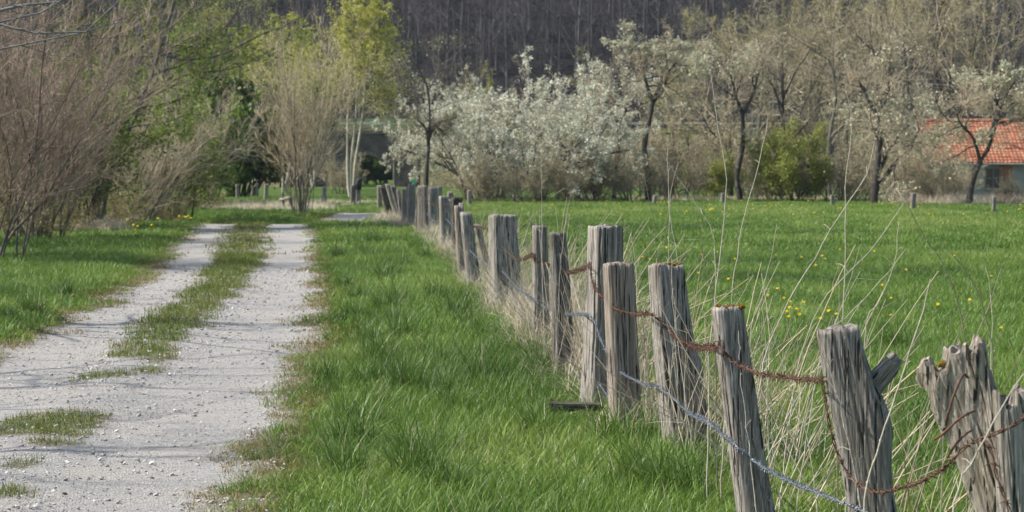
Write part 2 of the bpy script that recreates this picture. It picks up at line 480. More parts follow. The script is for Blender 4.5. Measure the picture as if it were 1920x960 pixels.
# railway-like bank with the bridge in it
BANK_Y = 190.0
def bank_chunk(x0, x1, top):
    prof = np.array([(-7, 0.0), (-1.6, top), (3.5, top), (9, 0.0)])
    xs = np.arange(x0, x1 + 0.1, 1.5)
    V = np.stack([np.repeat(xs, 4), BANK_Y + np.tile(prof[:, 0], len(xs)), np.tile(prof[:, 1], len(xs)) + (noise2(np.repeat(xs, 4) * 0.7, np.tile(prof[:, 0], len(xs)), 3) - 0.5) * 0.4 * np.tile([0, 1, 1, 0], len(xs))], 1)
    return V, grid_faces(len(xs), 4)
m, nt, out = new_mat("bank_turf")
n1 = noise(nt, coords(nt), 0.8, 6, 0.7)
principled(nt, out, ramp(nt, [(0.3, (0.05, 0.06, 0.025)), (0.5, (0.12, 0.11, 0.055)), (0.7, (0.17, 0.15, 0.09))], n1), 0.95, 0.1, n1, 1.0, 0.3)
M['bank'] = m
tag(obj("embankment", mesh("embankment", [bank_chunk(-70, -18.2, 4.3), bank_chunk(-7.5, 70, 4.3)], M['bank'])), kind="structure")
# distant green field strip behind the bridge
fx, fy = np.meshgrid(np.linspace(-60, -3, 20), np.linspace(222, 316, 14))
tag(obj("far_field", mesh("far_field", [(np.stack([fx, fy, H(fx, fy) + 0.15 + smooth(230, 316, fy) * 1.6], -1), grid_faces(*fx.shape))], M['field'])), kind="structure")

# ------------------------------------------------------------------ scattering by geometry nodes (grass, gravel, far wood)
def scatter(name, pts, rot, scl, tint, idx, protos, label=None, cat=None):
    pts = np.asarray(pts, np.float32)
    n = len(pts)
    me = bpy.data.meshes.new(name)
    me.vertices.add(n); me.vertices.foreach_set("co", pts.ravel())
    for nm, ty, key, val in (("rot", 'FLOAT_VECTOR', "vector", rot), ("scl", 'FLOAT_VECTOR', "vector", scl), ("tint", 'FLOAT', "value", tint), ("idx", 'INT', "value", idx)):
        a = me.attributes.new(nm, ty, 'POINT')
        a.data.foreach_set(key, np.asarray(val, np.int32 if ty == 'INT' else np.float32).ravel())
    pc = bpy.data.collections.new(name + "_pieces")
    for i, pm in enumerate(protos):
        pc.objects.link(bpy.data.objects.new("%s_piece_%02d" % (name, i), pm))
    ng = bpy.data.node_groups.new(name + "_scatter", 'GeometryNodeTree')
    ng.interface.new_socket("Geometry", in_out='INPUT', socket_type='NodeSocketGeometry')
    ng.interface.new_socket("Geometry", in_out='OUTPUT', socket_type='NodeSocketGeometry')
    gi = ng.nodes.new("NodeGroupInput"); go = ng.nodes.new("NodeGroupOutput")
    ip = ng.nodes.new("GeometryNodeInstanceOnPoints"); ci = ng.nodes.new("GeometryNodeCollectionInfo")
    ci.inputs[0].default_value = pc
    ci.inputs["Separate Children"].default_value = True; ci.inputs["Reset Children"].default_value = True
    def attr(nm, dt):
        a = ng.nodes.new("GeometryNodeInputNamedAttribute"); a.data_type = dt; a.inputs[0].default_value = nm
        return a.outputs[0]
    L = ng.links.new
    L(gi.outputs[0], ip.inputs["Points"]); L(ci.outputs[0], ip.inputs["Instance"])
    ip.inputs["Pick Instance"].default_value = True
    L(attr("idx", 'INT'), ip.inputs["Instance Index"])
    L(attr("rot", 'FLOAT_VECTOR'), ip.inputs["Rotation"]); L(attr("scl", 'FLOAT_VECTOR'), ip.inputs["Scale"])
    L(ip.outputs[0], go.inputs[0])
    o = obj(name, me)
    md = o.modifiers.new("scatter", 'NODES'); md.node_group = ng
    return tag(o, label, cat, kind="stuff")

def blades(n, size, h0, h1, w, bend, seed, lean=0.35, segs=3):
    """a clump of curved, tapered grass blades"""
    r = np.random.default_rng(seed)
    bx = (r.random((n, 2)) - 0.5) * size
    az = r.random(n) * 2 * pi
    hh = h0 + (h1 - h0) * r.random(n) ** 1.3
    ln = np.abs(r.normal(0, lean, n)); bd = bend * (0.4 + r.random(n))
    fa = az + pi / 2 + r.normal(0, 0.5, n)
    V = []; K = segs
    for k in range(K + 1):
        t = k / K
        a = ln + bd * t                      # angle from vertical
        # integrate roughly
        rad = hh * t * np.sin(ln + bd * t * 0.5); z = hh * t * np.cos(ln + bd * t * 0.5)
        cx = bx[:, 0] + np.cos(az) * rad; cy = bx[:, 1] + np.sin(az) * rad
        ww = w * (0.7 + 0.6 * r.random(n) if k == 0 else 1) * (1 - t ** 1.6) * 0.5 + (0.0004)
        V.append(np.stack([cx - np.cos(fa) * ww, cy - np.sin(fa) * ww, z - 0.01], 1)); V.append(np.stack([cx + np.cos(fa) * ww, cy + np.sin(fa) * ww, z - 0.01], 1))
    V = np.stack(V, 1)                       # n, 2(K+1), 3
    b = np.arange(n)[:, None] * 2 * (K + 1)
    f = np.concatenate([np.stack([b[:, 0] + 2 * k, b[:, 0] + 2 * k + 1, b[:, 0] + 2 * k + 3, b[:, 0] + 2 * k + 2], 1) for k in range(K)])
    return V.reshape(-1, 3), f

# ------------------------------------------------------------------ growing branches
def spawn(P, R, n, t0, t1, ang, angv, lr, K, up, gn, rr, r, tip=0.3, minr=0.0, shrink=0.6, flat=0.0):
    Np, Kp, _ = P.shape
    idx = np.repeat(np.arange(Np), n)
    m = len(idx)
    t = t0 + (t1 - t0) * (np.tile((np.arange(n) + 0.5) / n, Np) + (r.random(m) - 0.5) / n)
    f = np.clip(t, 0, 0.999) * (Kp - 1); i0 = f.astype(int); fr = (f - i0)[:, None]
    p0 = P[idx, i0] * (1 - fr) + P[idx, i0 + 1] * fr
    T = P[idx, i0 + 1] - P[idx, i0]; T /= np.linalg.norm(T, axis=1, keepdims=True) + 1e-9
    r0 = R[idx, i0] * (1 - fr[:, 0]) + R[idx, i0 + 1] * fr[:, 0]
    L = np.linalg.norm(np.diff(P, axis=1), axis=2).sum(1)[idx]
    ln = L * lr * (1 - shrink * (t - t0) / max(1e-3, 1 - t0)) * (0.65 + 0.7 * r.random(m))
    q = r.normal(size=(m, 3)); q[:, 2] *= (1 - flat)
    q -= (q * T).sum(1, keepdims=True) * T; q /= np.linalg.norm(q, axis=1, keepdims=True) + 1e-9
    a = radians(ang) + radians(angv) * r.normal(size=m)
    d = np.cos(a)[:, None] * T + np.sin(a)[:, None] * q
    C = np.zeros((m, K, 3)); C[:, 0] = p0
    for k in range(1, K):
        d = d + gn * r.normal(size=(m, 3)) * (1.0 / math.sqrt(K)); d[:, 2] += up / K
        d /= np.linalg.norm(d, axis=1, keepdims=True)
        C[:, k] = C[:, k - 1] + d * (ln / (K - 1))[:, None]
    rb = np.maximum(r0 * rr * (0.7 + 0.5 * r.random(m)), minr)
    RR = rb[:, None] * np.linspace(1, tip, K)[None, :]
    return C, RR

def leaf_quads(P, per, size, r, spread=0.1, t0=0.2):
    """small rhombic leaves / blossoms / buds scattered along branches P"""
    Np, K, _ = P.shape
    idx = np.repeat(np.arange(Np), per); m = len(idx)
    f = (t0 + (0.999 - t0) * r.random(m)) * (K - 1); i0 = f.astype(int); fr = (f - i0)[:, None]
    c = P[idx, i0] * (1 - fr) + P[idx, i0 + 1] * fr + r.normal(size=(m, 3)) * spread
    a = r.normal(size=(m, 3)); a /= np.linalg.norm(a, axis=1, keepdims=True)
    b = r.normal(size=(m, 3)); b -= (a * b).sum(1, keepdims=True) * a; b /= np.linalg.norm(b, axis=1, keepdims=True)
    s = (size * (0.6 + 0.8 * r.random(m)))[:, None]
    V = np.stack([c - a * s, c + b * s * 0.6, c + a * s, c - b * s * 0.6], 1).reshape(-1, 3)
    return V, np.arange(m * 4).reshape(-1, 4)

def stems(n, h, spread, r, K=8, lean=0.3, rad=0.05, gn=0.25, base=0.25):
    """several stems rising from one stool"""
    az = r.random(n) * 2 * pi
    P = np.zeros((n, K, 3)); P[:, 0, 0] = np.cos(az) * base * r.random(n); P[:, 0, 1] = np.sin(az) * base * r.random(n)
    ln = h * (0.65 + 0.4 * r.random(n)); le = lean * (0.25 + r.random(n))
    d = np.stack([np.cos(az) * np.sin(le), np.sin(az) * np.sin(le), np.cos(le)], 1)
    for k in range(1, K):
        d = d + gn * r.normal(size=(n, 3)) / math.sqrt(K); d[:, 2] += 0.05 - spread * 0.1 * k / K
        d /= np.linalg.norm(d, axis=1, keepdims=True)
        P[:, k] = P[:, k - 1] + d * (ln / (K - 1))[:, None]
    P[:, 0, 2] -= 0.1
    R = (rad * (0.6 + 0.7 * r.random(n)))[:, None] * np.linspace(1, 0.22, K)[None, :]
    return P, R

def trunk_line(pts, r0, r1, K=14):
    p = poly_resample(pts, K)
    return p[None], np.linspace(r0, r1, K)[None] * (1 + 0.12 * np.random.default_rng(int(abs(pts[-1][0]) * 1000)).normal(size=K))[None]

def cat_lines(lines):
    return np.concatenate([a for a, _ in lines]), np.concatenate([b for _, b in lines])

def parts_tree(trunk_chunks, twig_chunks, leaf_chunks, bark, twig, leaf, leafname="foliage"):
    d = {"trunk": mesh("trunk", trunk_chunks, bark)}
    if twig_chunks: d["crown"] = mesh("crown", twig_chunks, twig, False)
    if leaf_chunks: d[leafname] = mesh(leafname, leaf_chunks, leaf, False)
    return d

def orchard_tree(seed, trunk_pts, rad, twig='twig_tan', leaf=None, leaf_n=0, leaf_s=0.06, bark='bark_dark', leafname="blossom", limb_len=0.55, up=0.10, dens=1.0, limbs=None, keep=0.55):
    """old fruit tree: given trunk lines (list of polylines), gnarled limbs, fine twigs"""
    r = np.random.default_rng(seed)
    tl = [trunk_line(p, rad * (1 if i == 0 else 0.6), rad * (0.55 if i == 0 else 0.18)) for i, p in enumerate(trunk_pts)]
    ch = [tubes(a, b, 8) for a, b in tl]
    P0, R0 = cat_lines(tl[1:]) if len(tl) > 1 else tl[0]
    mL = np.linalg.norm(np.diff(P0, axis=1), axis=2).sum(1).mean()
    P1, R1 = spawn(P0, R0, int(7), 0.3, 1.0, 62, 18, limb_len * 3.3 / mL, 8, up, 0.75, 0.62, r, 0.25, 0.018, 0.3)
    P2, R2 = spawn(P1, R1, int(8), 0.2, 1.0, 50, 20, 0.5, 6, up, 0.7, 0.55, r, 0.25, 0.009)
    P3, R3 = spawn(P2, R2, int(8 * dens), 0.1, 1.0, 50, 22, 0.62, 4, up * 2, 0.55, 0.6, r, 0.3, 0.006)
    P4, R4 = spawn(P3, R3, 3, 0.15, 1.0, 48, 20, 0.75, 2, up * 3, 0.4, 0.8, r, 0.4, 0.0045)
    ch += [tubes(P1, R1, 6)]
    tw = [tubes(P2, R2, 4), tubes(P3, R3, 3), tubes(P4, R4, 3)]
    lf = []
    if leaf:
        cl = fbm(P4[:, -1, 0] * .9 + P4[:, -1, 1] * .6, P4[:, -1, 2] * .9, seed) + r.normal(size=len(P4)) * .06
        lf = [leaf_quads(P4[cl > np.quantile(cl, 1 - keep)], leaf_n, leaf_s, r, 0.05)]
    return parts_tree(ch, tw, lf, M[bark], M[twig], M[leaf] if leaf else None, leafname)

def bare_tree(seed, h, rad, twig, bark, leaf=None, leaf_n=2, leaf_s=0.05, ang=42, fork=0.3, up=0.25, dens=1.0, leafname="foliage", n1=10):
    r = np.random.default_rng(seed)
    tl = [trunk_line([(0, 0, -0.2), (r.normal() * .02 * h, r.normal() * .02 * h, h * 0.3), (r.normal() * .04 * h, r.normal() * .04 * h, h * 0.6), (r.normal() * .06 * h, r.normal() * .06 * h, h * 0.88)], rad, rad * 0.25)]
    P0, R0 = tl[0]
    P1, R1 = spawn(P0, R0, n1, fork, 1.0, ang, 10, 0.62, 9, up, 0.45, 0.6, r, 0.2, 0.02, 0.45)
    P2, R2 = spawn(P1, R1, 7, 0.25, 1.0, 40, 15, 0.52, 6, up, 0.5, 0.55, r, 0.25, 0.010)
    P3, R3 = spawn(P2, R2, int(7 * dens), 0.15, 1.0, 42, 18, 0.55, 5, up, 0.45, 0.6, r, 0.3, 0.006)
    P4, R4 = spawn(P3, R3, int(4 * dens), 0.15, 1.0, 40, 18, 0.65, 2, up, 0.35, 0.8, r, 0.4, 0.0045)
    lf = [leaf_quads(P4, leaf_n, leaf_s, r, 0.06)] if leaf else []
    return parts_tree([tubes(P0, R0, 9), tubes(P1, R1, 6)], [tubes(P2, R2, 4), tubes(P3, R3, 3), tubes(P4, R4, 3)], lf, M[bark], M[twig], M[leaf] if leaf else None, leafname)

def shrub(seed, h, n, twig, bark, rad=0.03, lean=0.45, leaf=None, leaf_n=2, leaf_s=0.04, dens=1.0, gn=0.3, leafname="foliage", n2=12, up=0.25, base=0.35, minr=0.004, lspread=0.05):
    r = np.random.default_rng(seed)
    P0, R0 = stems(n, h, 0.35, r, 9, lean, rad, gn, base)
    P1, R1 = spawn(P0, R0, n2, 0.12, 0.98, 28, 12, 0.42, 6, up, 0.35, 0.55, r, 0.3, minr * 1.7, 0.5)
    P2, R2 = spawn(P1, R1, int(8 * dens), 0.12, 1.0, 32, 14, 0.5, 3, up, 0.3, 0.65, r, 0.35, minr * 1.1)
    P3, R3 = spawn(P2, R2, int(3 * dens), 0.15, 1.0, 34, 14, 0.6, 2, up, 0.25, 0.8, r, 0.4, minr)
    lf = [leaf_quads(P3, leaf_n, leaf_s, r, lspread)] if leaf else []
    return parts_tree([tubes(P0, R0, 6)], [tubes(P1, R1, 4), tubes(P2, R2, 3), tubes(P3, R3, 3)], lf, M[bark], M[twig], M[leaf] if leaf else None, leafname)

def place(name, parts, X, Y, label, cat, group=None, rz=0.0, sc=1.0, z=None):
    e = empty(name, (X, Y, float(H(X, Y)) if z is None else z), rz, sc)
    tag(e, label, cat, group)
    for k, me in parts.items():
        obj(k, me, e)
    return e

def place_px(name, parts, px, py, Y, label, cat, group=None, rz=0.0, sc=1.0):
    """put the foot of a thing on the ground where the photograph shows it"""
    return place(name, parts, (px - 960) / F * Y, Y, label, cat, group, rz, sc)

# ------------------------------------------------------------------ left-hand hedge and trees
def local(px, py, Y, x0):
    p = at(px, py, Y); return (p[0] - x0, 0.0, p[2])

g = "shrubs and trees left of the track"
hazel = shrub(101, 6.4, 29, 'twig_red', 'bark_grey', 0.021, 0.62, None, dens=1.1, n2=16, gn=0.4, base=0.8, minr=0.0032)
hazel2 = shrub(102, 5.2, 26, 'twig_red', 'bark_grey', 0.021, 0.6, None, dens=1.0, n2=14, gn=0.4, base=0.7, minr=0.0035)
place_px("shrub", hazel, -40, 490, 40, "bare reddish-brown many-stemmed shrub nearest the camera at left edge", "shrub", g, 0.3)
place_px("shrub", hazel2, 60, 440, 52, "bare brown thicket just behind the nearest left-edge shrub", "shrub", g, 1.9, 1.05)
place_px("shrub", hazel2, -180, 440, 47, "bare brown shrub cut by the left edge of the picture", "shrub", g, 4.2, 1.1)

side_tree = bare_tree(119, 10, 0.14, 'twig_dark', 'bark_smooth', None, ang=50, dens=0.6, fork=0.35)
# tree left of the frame whose boughs hang into the top left corner (trunk stands outside the picture)
Yb = 24.0; xb = -10.2
def bl(px, py, dy=0.0):
    p = at(px, py, Yb + dy); return (p[0] - xb, dy, p[2])
r_ = np.random.default_rng(5)
tl = [trunk_line([(0, 0, -0.2), (0.1, 0, 1.6), (0.3, 0.1, 3.0), (0.2, 0.3, 5.0), (0.0, 0.2, 7.5)], 0.20, 0.05)]
limb_defs = [[(0.3, 0.1, 2.6), bl(-350, 95), bl(-120, 60), bl(0, 42), bl(60, 30, .1), bl(110, 8, .2), bl(150, -20, .2)],
             [(0.3, 0.1, 2.3), bl(-300, 60, .3), bl(0, 41, .3), bl(55, 60, .3), bl(115, 67, .3), bl(170, 55, .3), bl(230, -5, .3)],
             [bl(-120, 60, .3), bl(0, 20, .4), bl(60, 8, .4), bl(118, 2, .4), bl(160, -20, .4)],
             [(0.3, 0.1, 2.3), bl(-200, 130, .5), bl(0, 92, .5), bl(70, 78, .5), bl(160, 60, .5), bl(230, 40, .5)],
             [(0.25, 0.2, 4.0), bl(-250, -120, -.6), bl(-50, -150, -.8), bl(120, -190, -.9), bl(240, -240, -1)],
             [(0.2, 0.2, 3.6), bl(-250, -90, 1), bl(-50, -110, 1.5), bl(140, -140, 2.0), bl(300, -200, 2.2)],
             [(0.2, 0.2, 3.6), bl(-250, -90, -3), bl(-50, -60, -5.5), bl(140, -80, -7.0), bl(300, -150, -8)],
             [(0.2, 0.2, 4.2), bl(-250, -130, -2), bl(-50, -160, -4), bl(140, -190, -5.0), bl(400, -250, -6)]]
lines = []
for i, q in enumerate(limb_defs):
    p = poly_resample(q, 12)
    lines.append((p[None], np.linspace(0.042 if i < 2 else 0.03, 0.006, 12)[None]))
Pl, Rl = cat_lines(lines)
Pa, Ra = spawn(Pl, Rl, 9, 0.3, 1.0, 38, 14, 0.22, 5, 0.25, 0.35, 0.55, r_, 0.3, 0.004)
Pb, Rb = spawn(Pa, Ra, 4, 0.2, 1.0, 38, 14, 0.5, 3, 0.2, 0.3, 0.7, r_, 0.4, 0.003)
Pc, Rc = spawn(tl[0][0], tl[0][1], 8, 0.5, 1.0, 50, 12, 0.5, 7, 0.2, 0.4, 0.5, r_, 0.25, 0.01)
Pd, Rd = spawn(Pc, Rc, 7, 0.2, 1.0, 40, 14, 0.45, 4, 0.2, 0.4, 0.5, r_, 0.3, 0.006)
hang = {"trunk": mesh("trunk", [tubes(*tl[0], 9), tubes(Pl, Rl, 7), tubes(Pc, Rc, 5)], M['bark_smooth']), "crown": mesh("crown", [tubes(Pa, Ra, 4), tubes(Pb, Rb, 3), tubes(Pd, Rd, 3)], M['twig_dark'], False)}
place("tree", hang, xb, Yb, "smooth grey boughs of a tree hanging into the top left corner", "tree", None, 0, 1, 0.0)

for (X_, Y_, rz_, sc_, lb_) in ((-9.8, 12.8, 0.4, 0.86, "bare tree left of the picture, nearest the camera"), (-9.9, 17.2, 2.6, 0.84, "bare tree left of the picture, shading the near track"), (-11.5, 29.0, 4.4, 0.8, "bare tree left of the picture behind the hanging boughs")):
    place("tree", side_tree, X_, Y_, lb_, "tree", None, rz_, sc_)

# tall tree with fresh leaves and a long bough reaching right over the track
Yt = 62.0; xt = at(185, 400, Yt)[0]
def tlp(px, py, dy=0.0):
    p = at(px, py, Yt + dy); return (p[0] - xt, dy, p[2])
r_ = np.random.default_rng(9)
stem_defs = [[tlp(185, 412), tlp(186, 330), tlp(195, 230), tlp(200, 140), tlp(225, 40), tlp(240, -120), tlp(250, -420)],
             [tlp(180, 412, .3), tlp(165, 280, .4), tlp(170, 120, .5), tlp(150, -60, .6), tlp(120, -300, .6)],
             [tlp(190, 405, -.3), tlp(215, 300, -.3), tlp(262, 200, -.4), tlp(300, 90, -.4), tlp(340, -60, -.4), tlp(350, -240, -.4)]]
bough = [[tlp(198, 170), tlp(230, 110), tlp(275, 107), tlp(345, 92), tlp(418, 55), tlp(450, 10), tlp(470, -60)],
         [tlp(300, 100, -.2), tlp(350, 112, -.4), tlp(420, 100, -.6), tlp(500, 60, -.8), tlp(560, 45, -1)],
         [tlp(205, 200, .2), tlp(280, 175, .3), tlp(350, 140, .5), tlp(430, 130, .5), tlp(500, 100, .6)],
         [tlp(195, 240), tlp(250, 205), tlp(330, 190), tlp(380, 160)],
         [tlp(190, 280, -.2), tlp(240, 240, -.4), tlp(300, 232, -.5), tlp(350, 215, -.6)]]
SL = cat_lines([(poly_resample(q, 14)[None], np.linspace(0.13 if i == 0 else 0.08, 0.03, 14)[None]) for i, q in enumerate(stem_defs)])
BL = cat_lines([(poly_resample(q, 14)[None], np.linspace(0.05, 0.012, 14)[None]) for q in bough])
P1, R1 = spawn(SL[0], SL[1], 14, 0.3, 1.0, 55, 14, 0.24, 7, 0.1, 0.5, 0.5, r_, 0.25, 0.012)
Pq = np.concatenate([poly_resample(x, 7)[None] for x in BL[0]] + [P1]); Rq = np.concatenate([np.linspace(0.04, 0.01, 7)[None]] * len(BL[0]) + [R1])
P2, R2 = spawn(Pq, Rq, 9, 0.15, 1.0, 42, 16, 0.5, 5, 0.05, 0.45, 0.5, r_, 0.3, 0.007)
P3, R3 = spawn(P2, R2, 8, 0.1, 1.0, 45, 18, 0.5, 3, -0.05, 0.4, 0.7, r_, 0.35, 0.0045)
P4, R4 = spawn(P3, R3, 3, 0.1, 1.0, 42, 18, 0.6, 2, -0.1, 0.4, 0.8, r_, 0.4, 0.0035)
tall = {"trunk": mesh("trunk", [tubes(*SL, 8), tubes(*BL, 6), tubes(P1, R1, 5)], M['bark_grey']), "crown": mesh("crown", [tubes(P2, R2, 4), tubes(P3, R3, 3), tubes(P4, R4, 3)], M['twig_olive'], False),
        "foliage": mesh("foliage", [leaf_quads(P3, 4, 0.045, r_, 0.07)], M['leaf_green'], False)}
place("tree", tall, xt, Yt, "tall leaning tree with long boughs reaching right above the track", "tree", g, 0, 1, 0.0)

bramble = shrub(116, 2.4, 26, 'twig_red', 'bark_grey', 0.014, 0.95, 'leaf_olive', 1, 0.05, 0.8, 0.6, n2=9, base=1.0, minr=0.005)
thorn = shrub(111, 4.6, 20, 'twig_olive', 'bark_dark', 0.03, 0.6, 'leaf_green', 2, 0.05, 1.0, 0.5, n2=13, base=0.7, minr=0.0042)
thorn2 = shrub(112, 5.0, 24, 'twig_tan', 'bark_grey', 0.03, 0.65, None, 1, 0.045, 1.0, 0.5, n2=13, base=0.8, minr=0.0045)
leafy = shrub(113, 5.2, 20, 'twig_olive', 'bark_grey', 0.03, 0.6, 'leaf_green', 4, 0.06, 1.0, 0.45, n2=12, base=0.7, minr=0.0045)
place_px("shrub", thorn, 140, 410, 60, "olive-brown thorny shrub at the foot of the tall leaning tree", "shrub", g, 0.4, 1.0)
place_px("shrub", thorn2, 235, 405, 72, "tangled brown bush behind the yellow dandelions on the left verge", "shrub", g, 2.0, 1.0)
place_px("shrub", thorn, 320, 400, 78, "olive thorny shrub beside the far end of the left wheel track", "shrub", g, 3.3, 1.0)
place_px("shrub", thorn2, 318, 395, 94, "tall brown thicket left of the dark green bush", "shrub", g, 5.0, 1.25)
place_px("shrub", leafy, 290, 395, 96, "leafy green shrub high behind the brown thickets", "shrub", g, 1.0, 1.35)
place_px("shrub", thorn2, 60, 395, 85, "brown bare bush behind the old fence at far left", "shrub", g, 3.0, 1.4)
bareL = bare_tree(121, 11, 0.16, 'twig_tan', 'bark_grey', None, ang=45, dens=0.9)
bareL2 = bare_tree(122, 12, 0.14, 'twig_olive', 'bark_grey', 'leaf_spring', 3, 0.055, ang=40, dens=0.9)
place_px("tree", bareL, 80, 390, 65, "bare brown tree rising above the left-edge thicket", "tree", g, 0.5, 1.1)
place("tree", bareL, -18.0, 61.0, "tallest bare tree, far left, with limbs above the picture's top edge", "tree", g, 2.9, 2.0)
place_px("tree", bareL2, 330, 390, 112, "olive budding tree behind the leaning tree's long bough", "tree", g, 2.2, 1.0)
place_px("tree", bareL2, 385, 380, 128, "yellow-green leafing tree left of the dark green bush", "tree", g, 0.9, 0.8)
place_px("tree", bareL2, 440, 380, 135, "tall olive budding tree above the dark green bush", "tree", g, 4.0, 1.05)
for (px_, Y_, rz_, sc_, lb_) in ((30, 52, .3, .55, "low bramble tangle at the foot of the left-edge thicket"), (110, 58, 1.7, .5, "low bramble tangle beside the tall pale old post"), (165, 63, 2.9, .55, "low bramble tangle left of the thin sapling stem"), (215, 68, 4.2, .5, "low bramble tangle behind the dandelion patch"), (300, 74, 5.3, .5, "low bramble tangle right of the thin sapling stem"), (365, 84, .9, .5, "low bramble tangle by the far end of the left wheel track")):
    place_px("bramble", bramble, px_, 400, Y_, lb_, "bramble", g, rz_, sc_)
# thin leaning sapling trunk in front of the thicket
sap = {"trunk": mesh("trunk", [one_tube([(0, 0, -.1), (-.05, 0, .7), (-.12, 0, 1.5), (-.16, 0, 2.2), (-.2, 0.1, 3.2)], [.06, .05, .045, .04, .02], 14, 7)], M['bark_dark']),
       "crown": mesh("crown", [tubes(*spawn(poly_resample([(-.12, 0, 1.5), (-.16, 0, 2.2), (-.2, .1, 3.2)], 8)[None], np.full((1, 8), .03), 30, .2, 1, 55, 14, .7, 5, .2, .4, .5, r_, .3, .005), 4)], M['twig_dark'], False)}
place_px("sapling", sap, 264, 405, 74, "thin dark sapling stem standing before the brown bush on left verge", "sapling", None)

dark = shrub(131, 4.2, 26, 'twig_dark', 'bark_dark', 0.04, 0.55, 'leaf_dark', 7, 0.10, 1.0, 0.4, n2=13, base=0.8, minr=0.005, lspread=0.1)
place_px("bush", dark, 446, 380, 124, "dense dark green bush behind the far left fence posts", "bush", None, 0.3, (1.25, 1.25, 1.5))
green2 = leafy
place_px("bush", green2, 398, 385, 127, "fresh green bush in front left of the dense dark green one", "bush", None, 2.3, 0.75)

fan = shrub(141, 6.2, 26, 'twig_tan', 'bark_grey', 0.024, 0.33, 'leaf_olive', 1, 0.03, 0.9, 0.3, n2=10, base=0.4, minr=0.0045, up=0.4)
place_px("shrub", fan, 566, 400, 81, "fan-shaped many-stemmed shrub standing at the end of the track", "shrub", None, 0.0, (0.95, 0.95, 1.05))

for (px_, Y_, rz_, sc_, lb_) in ((668, 207, 1.2, 0.62, "dark bush added to darken the left side of the bridge arch"), (712, 209, 3.0, 0.66, "dark bush added to darken the right side of the bridge arch")):  # bushes added behind the bridge so its arch opening looks dark
    place_px("bush", dark, px_, 360, Y_, lb_, "bush", None, rz_, sc_)

# ------------------------------------------------------------------ birches
def birch(seed, stem_pts, rad, leaf='leaf_birch', n=2, ls=0.047, start=0.35):
    r = np.random.default_rng(seed)
    tl = [trunk_line(p, rad, rad * 0.15, 16) for p in stem_pts]
    P0, R0 = cat_lines(tl)
    P1, R1 = spawn(P0, R0, 30, start, 1.0, 42, 10, 0.35, 7, -0.05, 0.3, 0.4, r, 0.25, 0.009, 0.78)
    P2, R2 = spawn(P1, R1, 9, 0.2, 1.0, 40, 15, 0.5, 5, -0.3, 0.3, 0.6, r, 0.35, 0.006)
    P3, R3 = spawn(P2, R2, 5, 0.1, 1.0, 35, 15, 0.7, 3, -0.7, 0.25, 0.7, r, 0.4, 0.0045)
    return parts_tree([tubes(P0, R0, 8)], [tubes(P1, R1, 4), tubes(P2, R2, 3), tubes(P3, R3, 3)], [leaf_quads(P3, n, ls, r, 0.06)], M['bark_birch'], M['twig_olive'], M[leaf])
Yk = 119.0; xk = at(658, 372, Yk)[0]
def kp(px, py, dy=0.0):
    p = at(px, py, Yk + dy); return (p[0] - xk, dy, p[2])
b1 = birch(151, [[kp(657, 375), kp(652, 330), kp(652, 230), kp(658, 140), kp(662, 30), kp(668, -15)], [kp(659, 375), kp(658, 310), kp(667, 220), kp(672, 120), kp(685, 50), kp(690, 0)], [kp(661, 375, -.2), kp(667, 300, -.3), kp(681, 210, -.4), kp(687, 120, -.5), kp(705, 60, -.5), kp(712, 20, -.5)]], 0.085, n=5)
place("birch_tree", b1, xk, Yk, "three-stemmed birch with bright yellow-green young leaves", "tree", "birches behind the track", 0, 1, 0.0)
b2 = birch(152, [[(0, 0, 0), (.1, 0, 4), (.2, .1, 8), (.1, 0, 12.5)], [(.2, 0, 0), (.9, .2, 4), (1.2, .3, 8), (1.5, 0, 11)]], 0.09, n=5, ls=0.06)
place_px("birch_tree", b2, 530, 370, 150, "pale yellow-green birch behind the fan-shaped shrub", "tree", "birches behind the track", 0.5, 0.92)
place_px("birch_tree", b2, 590, 368, 165, "slender pale birch standing between two yellow-green birches", "tree", "birches behind the track", 2.5, 0.85)
place_px("birch_tree", b2, 480, 368, 160, "pale birch half hidden above the dark green bush", "tree", "birches behind the track", 4.0, 0.9)

# ------------------------------------------------------------------ orchard beyond the meadow
def orch_local(Y, x0):
    def f(px, py, dy=0.0):
        p = at(px, py, Y + dy); return (p[0] - x0, dy, p[2])
    return f
go_ = "orchard trees beyond the meadow"
def orchard(name, seed, Y, foot, lines, rad, label, **kw):
    x0 = at(foot[0], foot[1], Y)[0]; f = orch_local(Y, x0)
    pts = [[f(*q) for q in ln] for ln in lines]
    pts[0][0] = (0, 0, -0.2)
    return place(name, orchard_tree(seed, pts, rad, **kw), x0, Y, label, "tree", go_, 0, 1, 0.0)

orchard("fruit_tree", 201, 103, (797, 376), [[(797, 376), (800, 320), (803, 280), (803, 262)], [(803, 264), (798, 240), (780, 222)], [(803, 264), (806, 220), (800, 160), (775, 115)], [(803, 262), (815, 235), (833, 225)]], 0.13,
        "dark forked fruit tree with few twigs between birch and white blossom", twig='twig_dark', leaf='lichen', leaf_n=1, leaf_s=0.04, leafname="foliage", limb_len=0.6)
orchard("fruit_tree", 202, 106, (1215, 380), [[(1215, 382), (1216, 330), (1208, 280), (1216, 235), (1225, 188)], [(1225, 190), (1216, 170), (1208, 140), (1200, 105)], [(1225, 190), (1245, 165), (1250, 140), (1270, 115)], [(1226, 185), (1240, 150), (1235, 100)]], 0.17,
        "fruit tree with twisted dark trunk and flat crown in mid orchard", twig='twig_tan', leaf='blossom_cream', leaf_n=2, leaf_s=0.055, limb_len=0.75, dens=1.3, keep=.45)
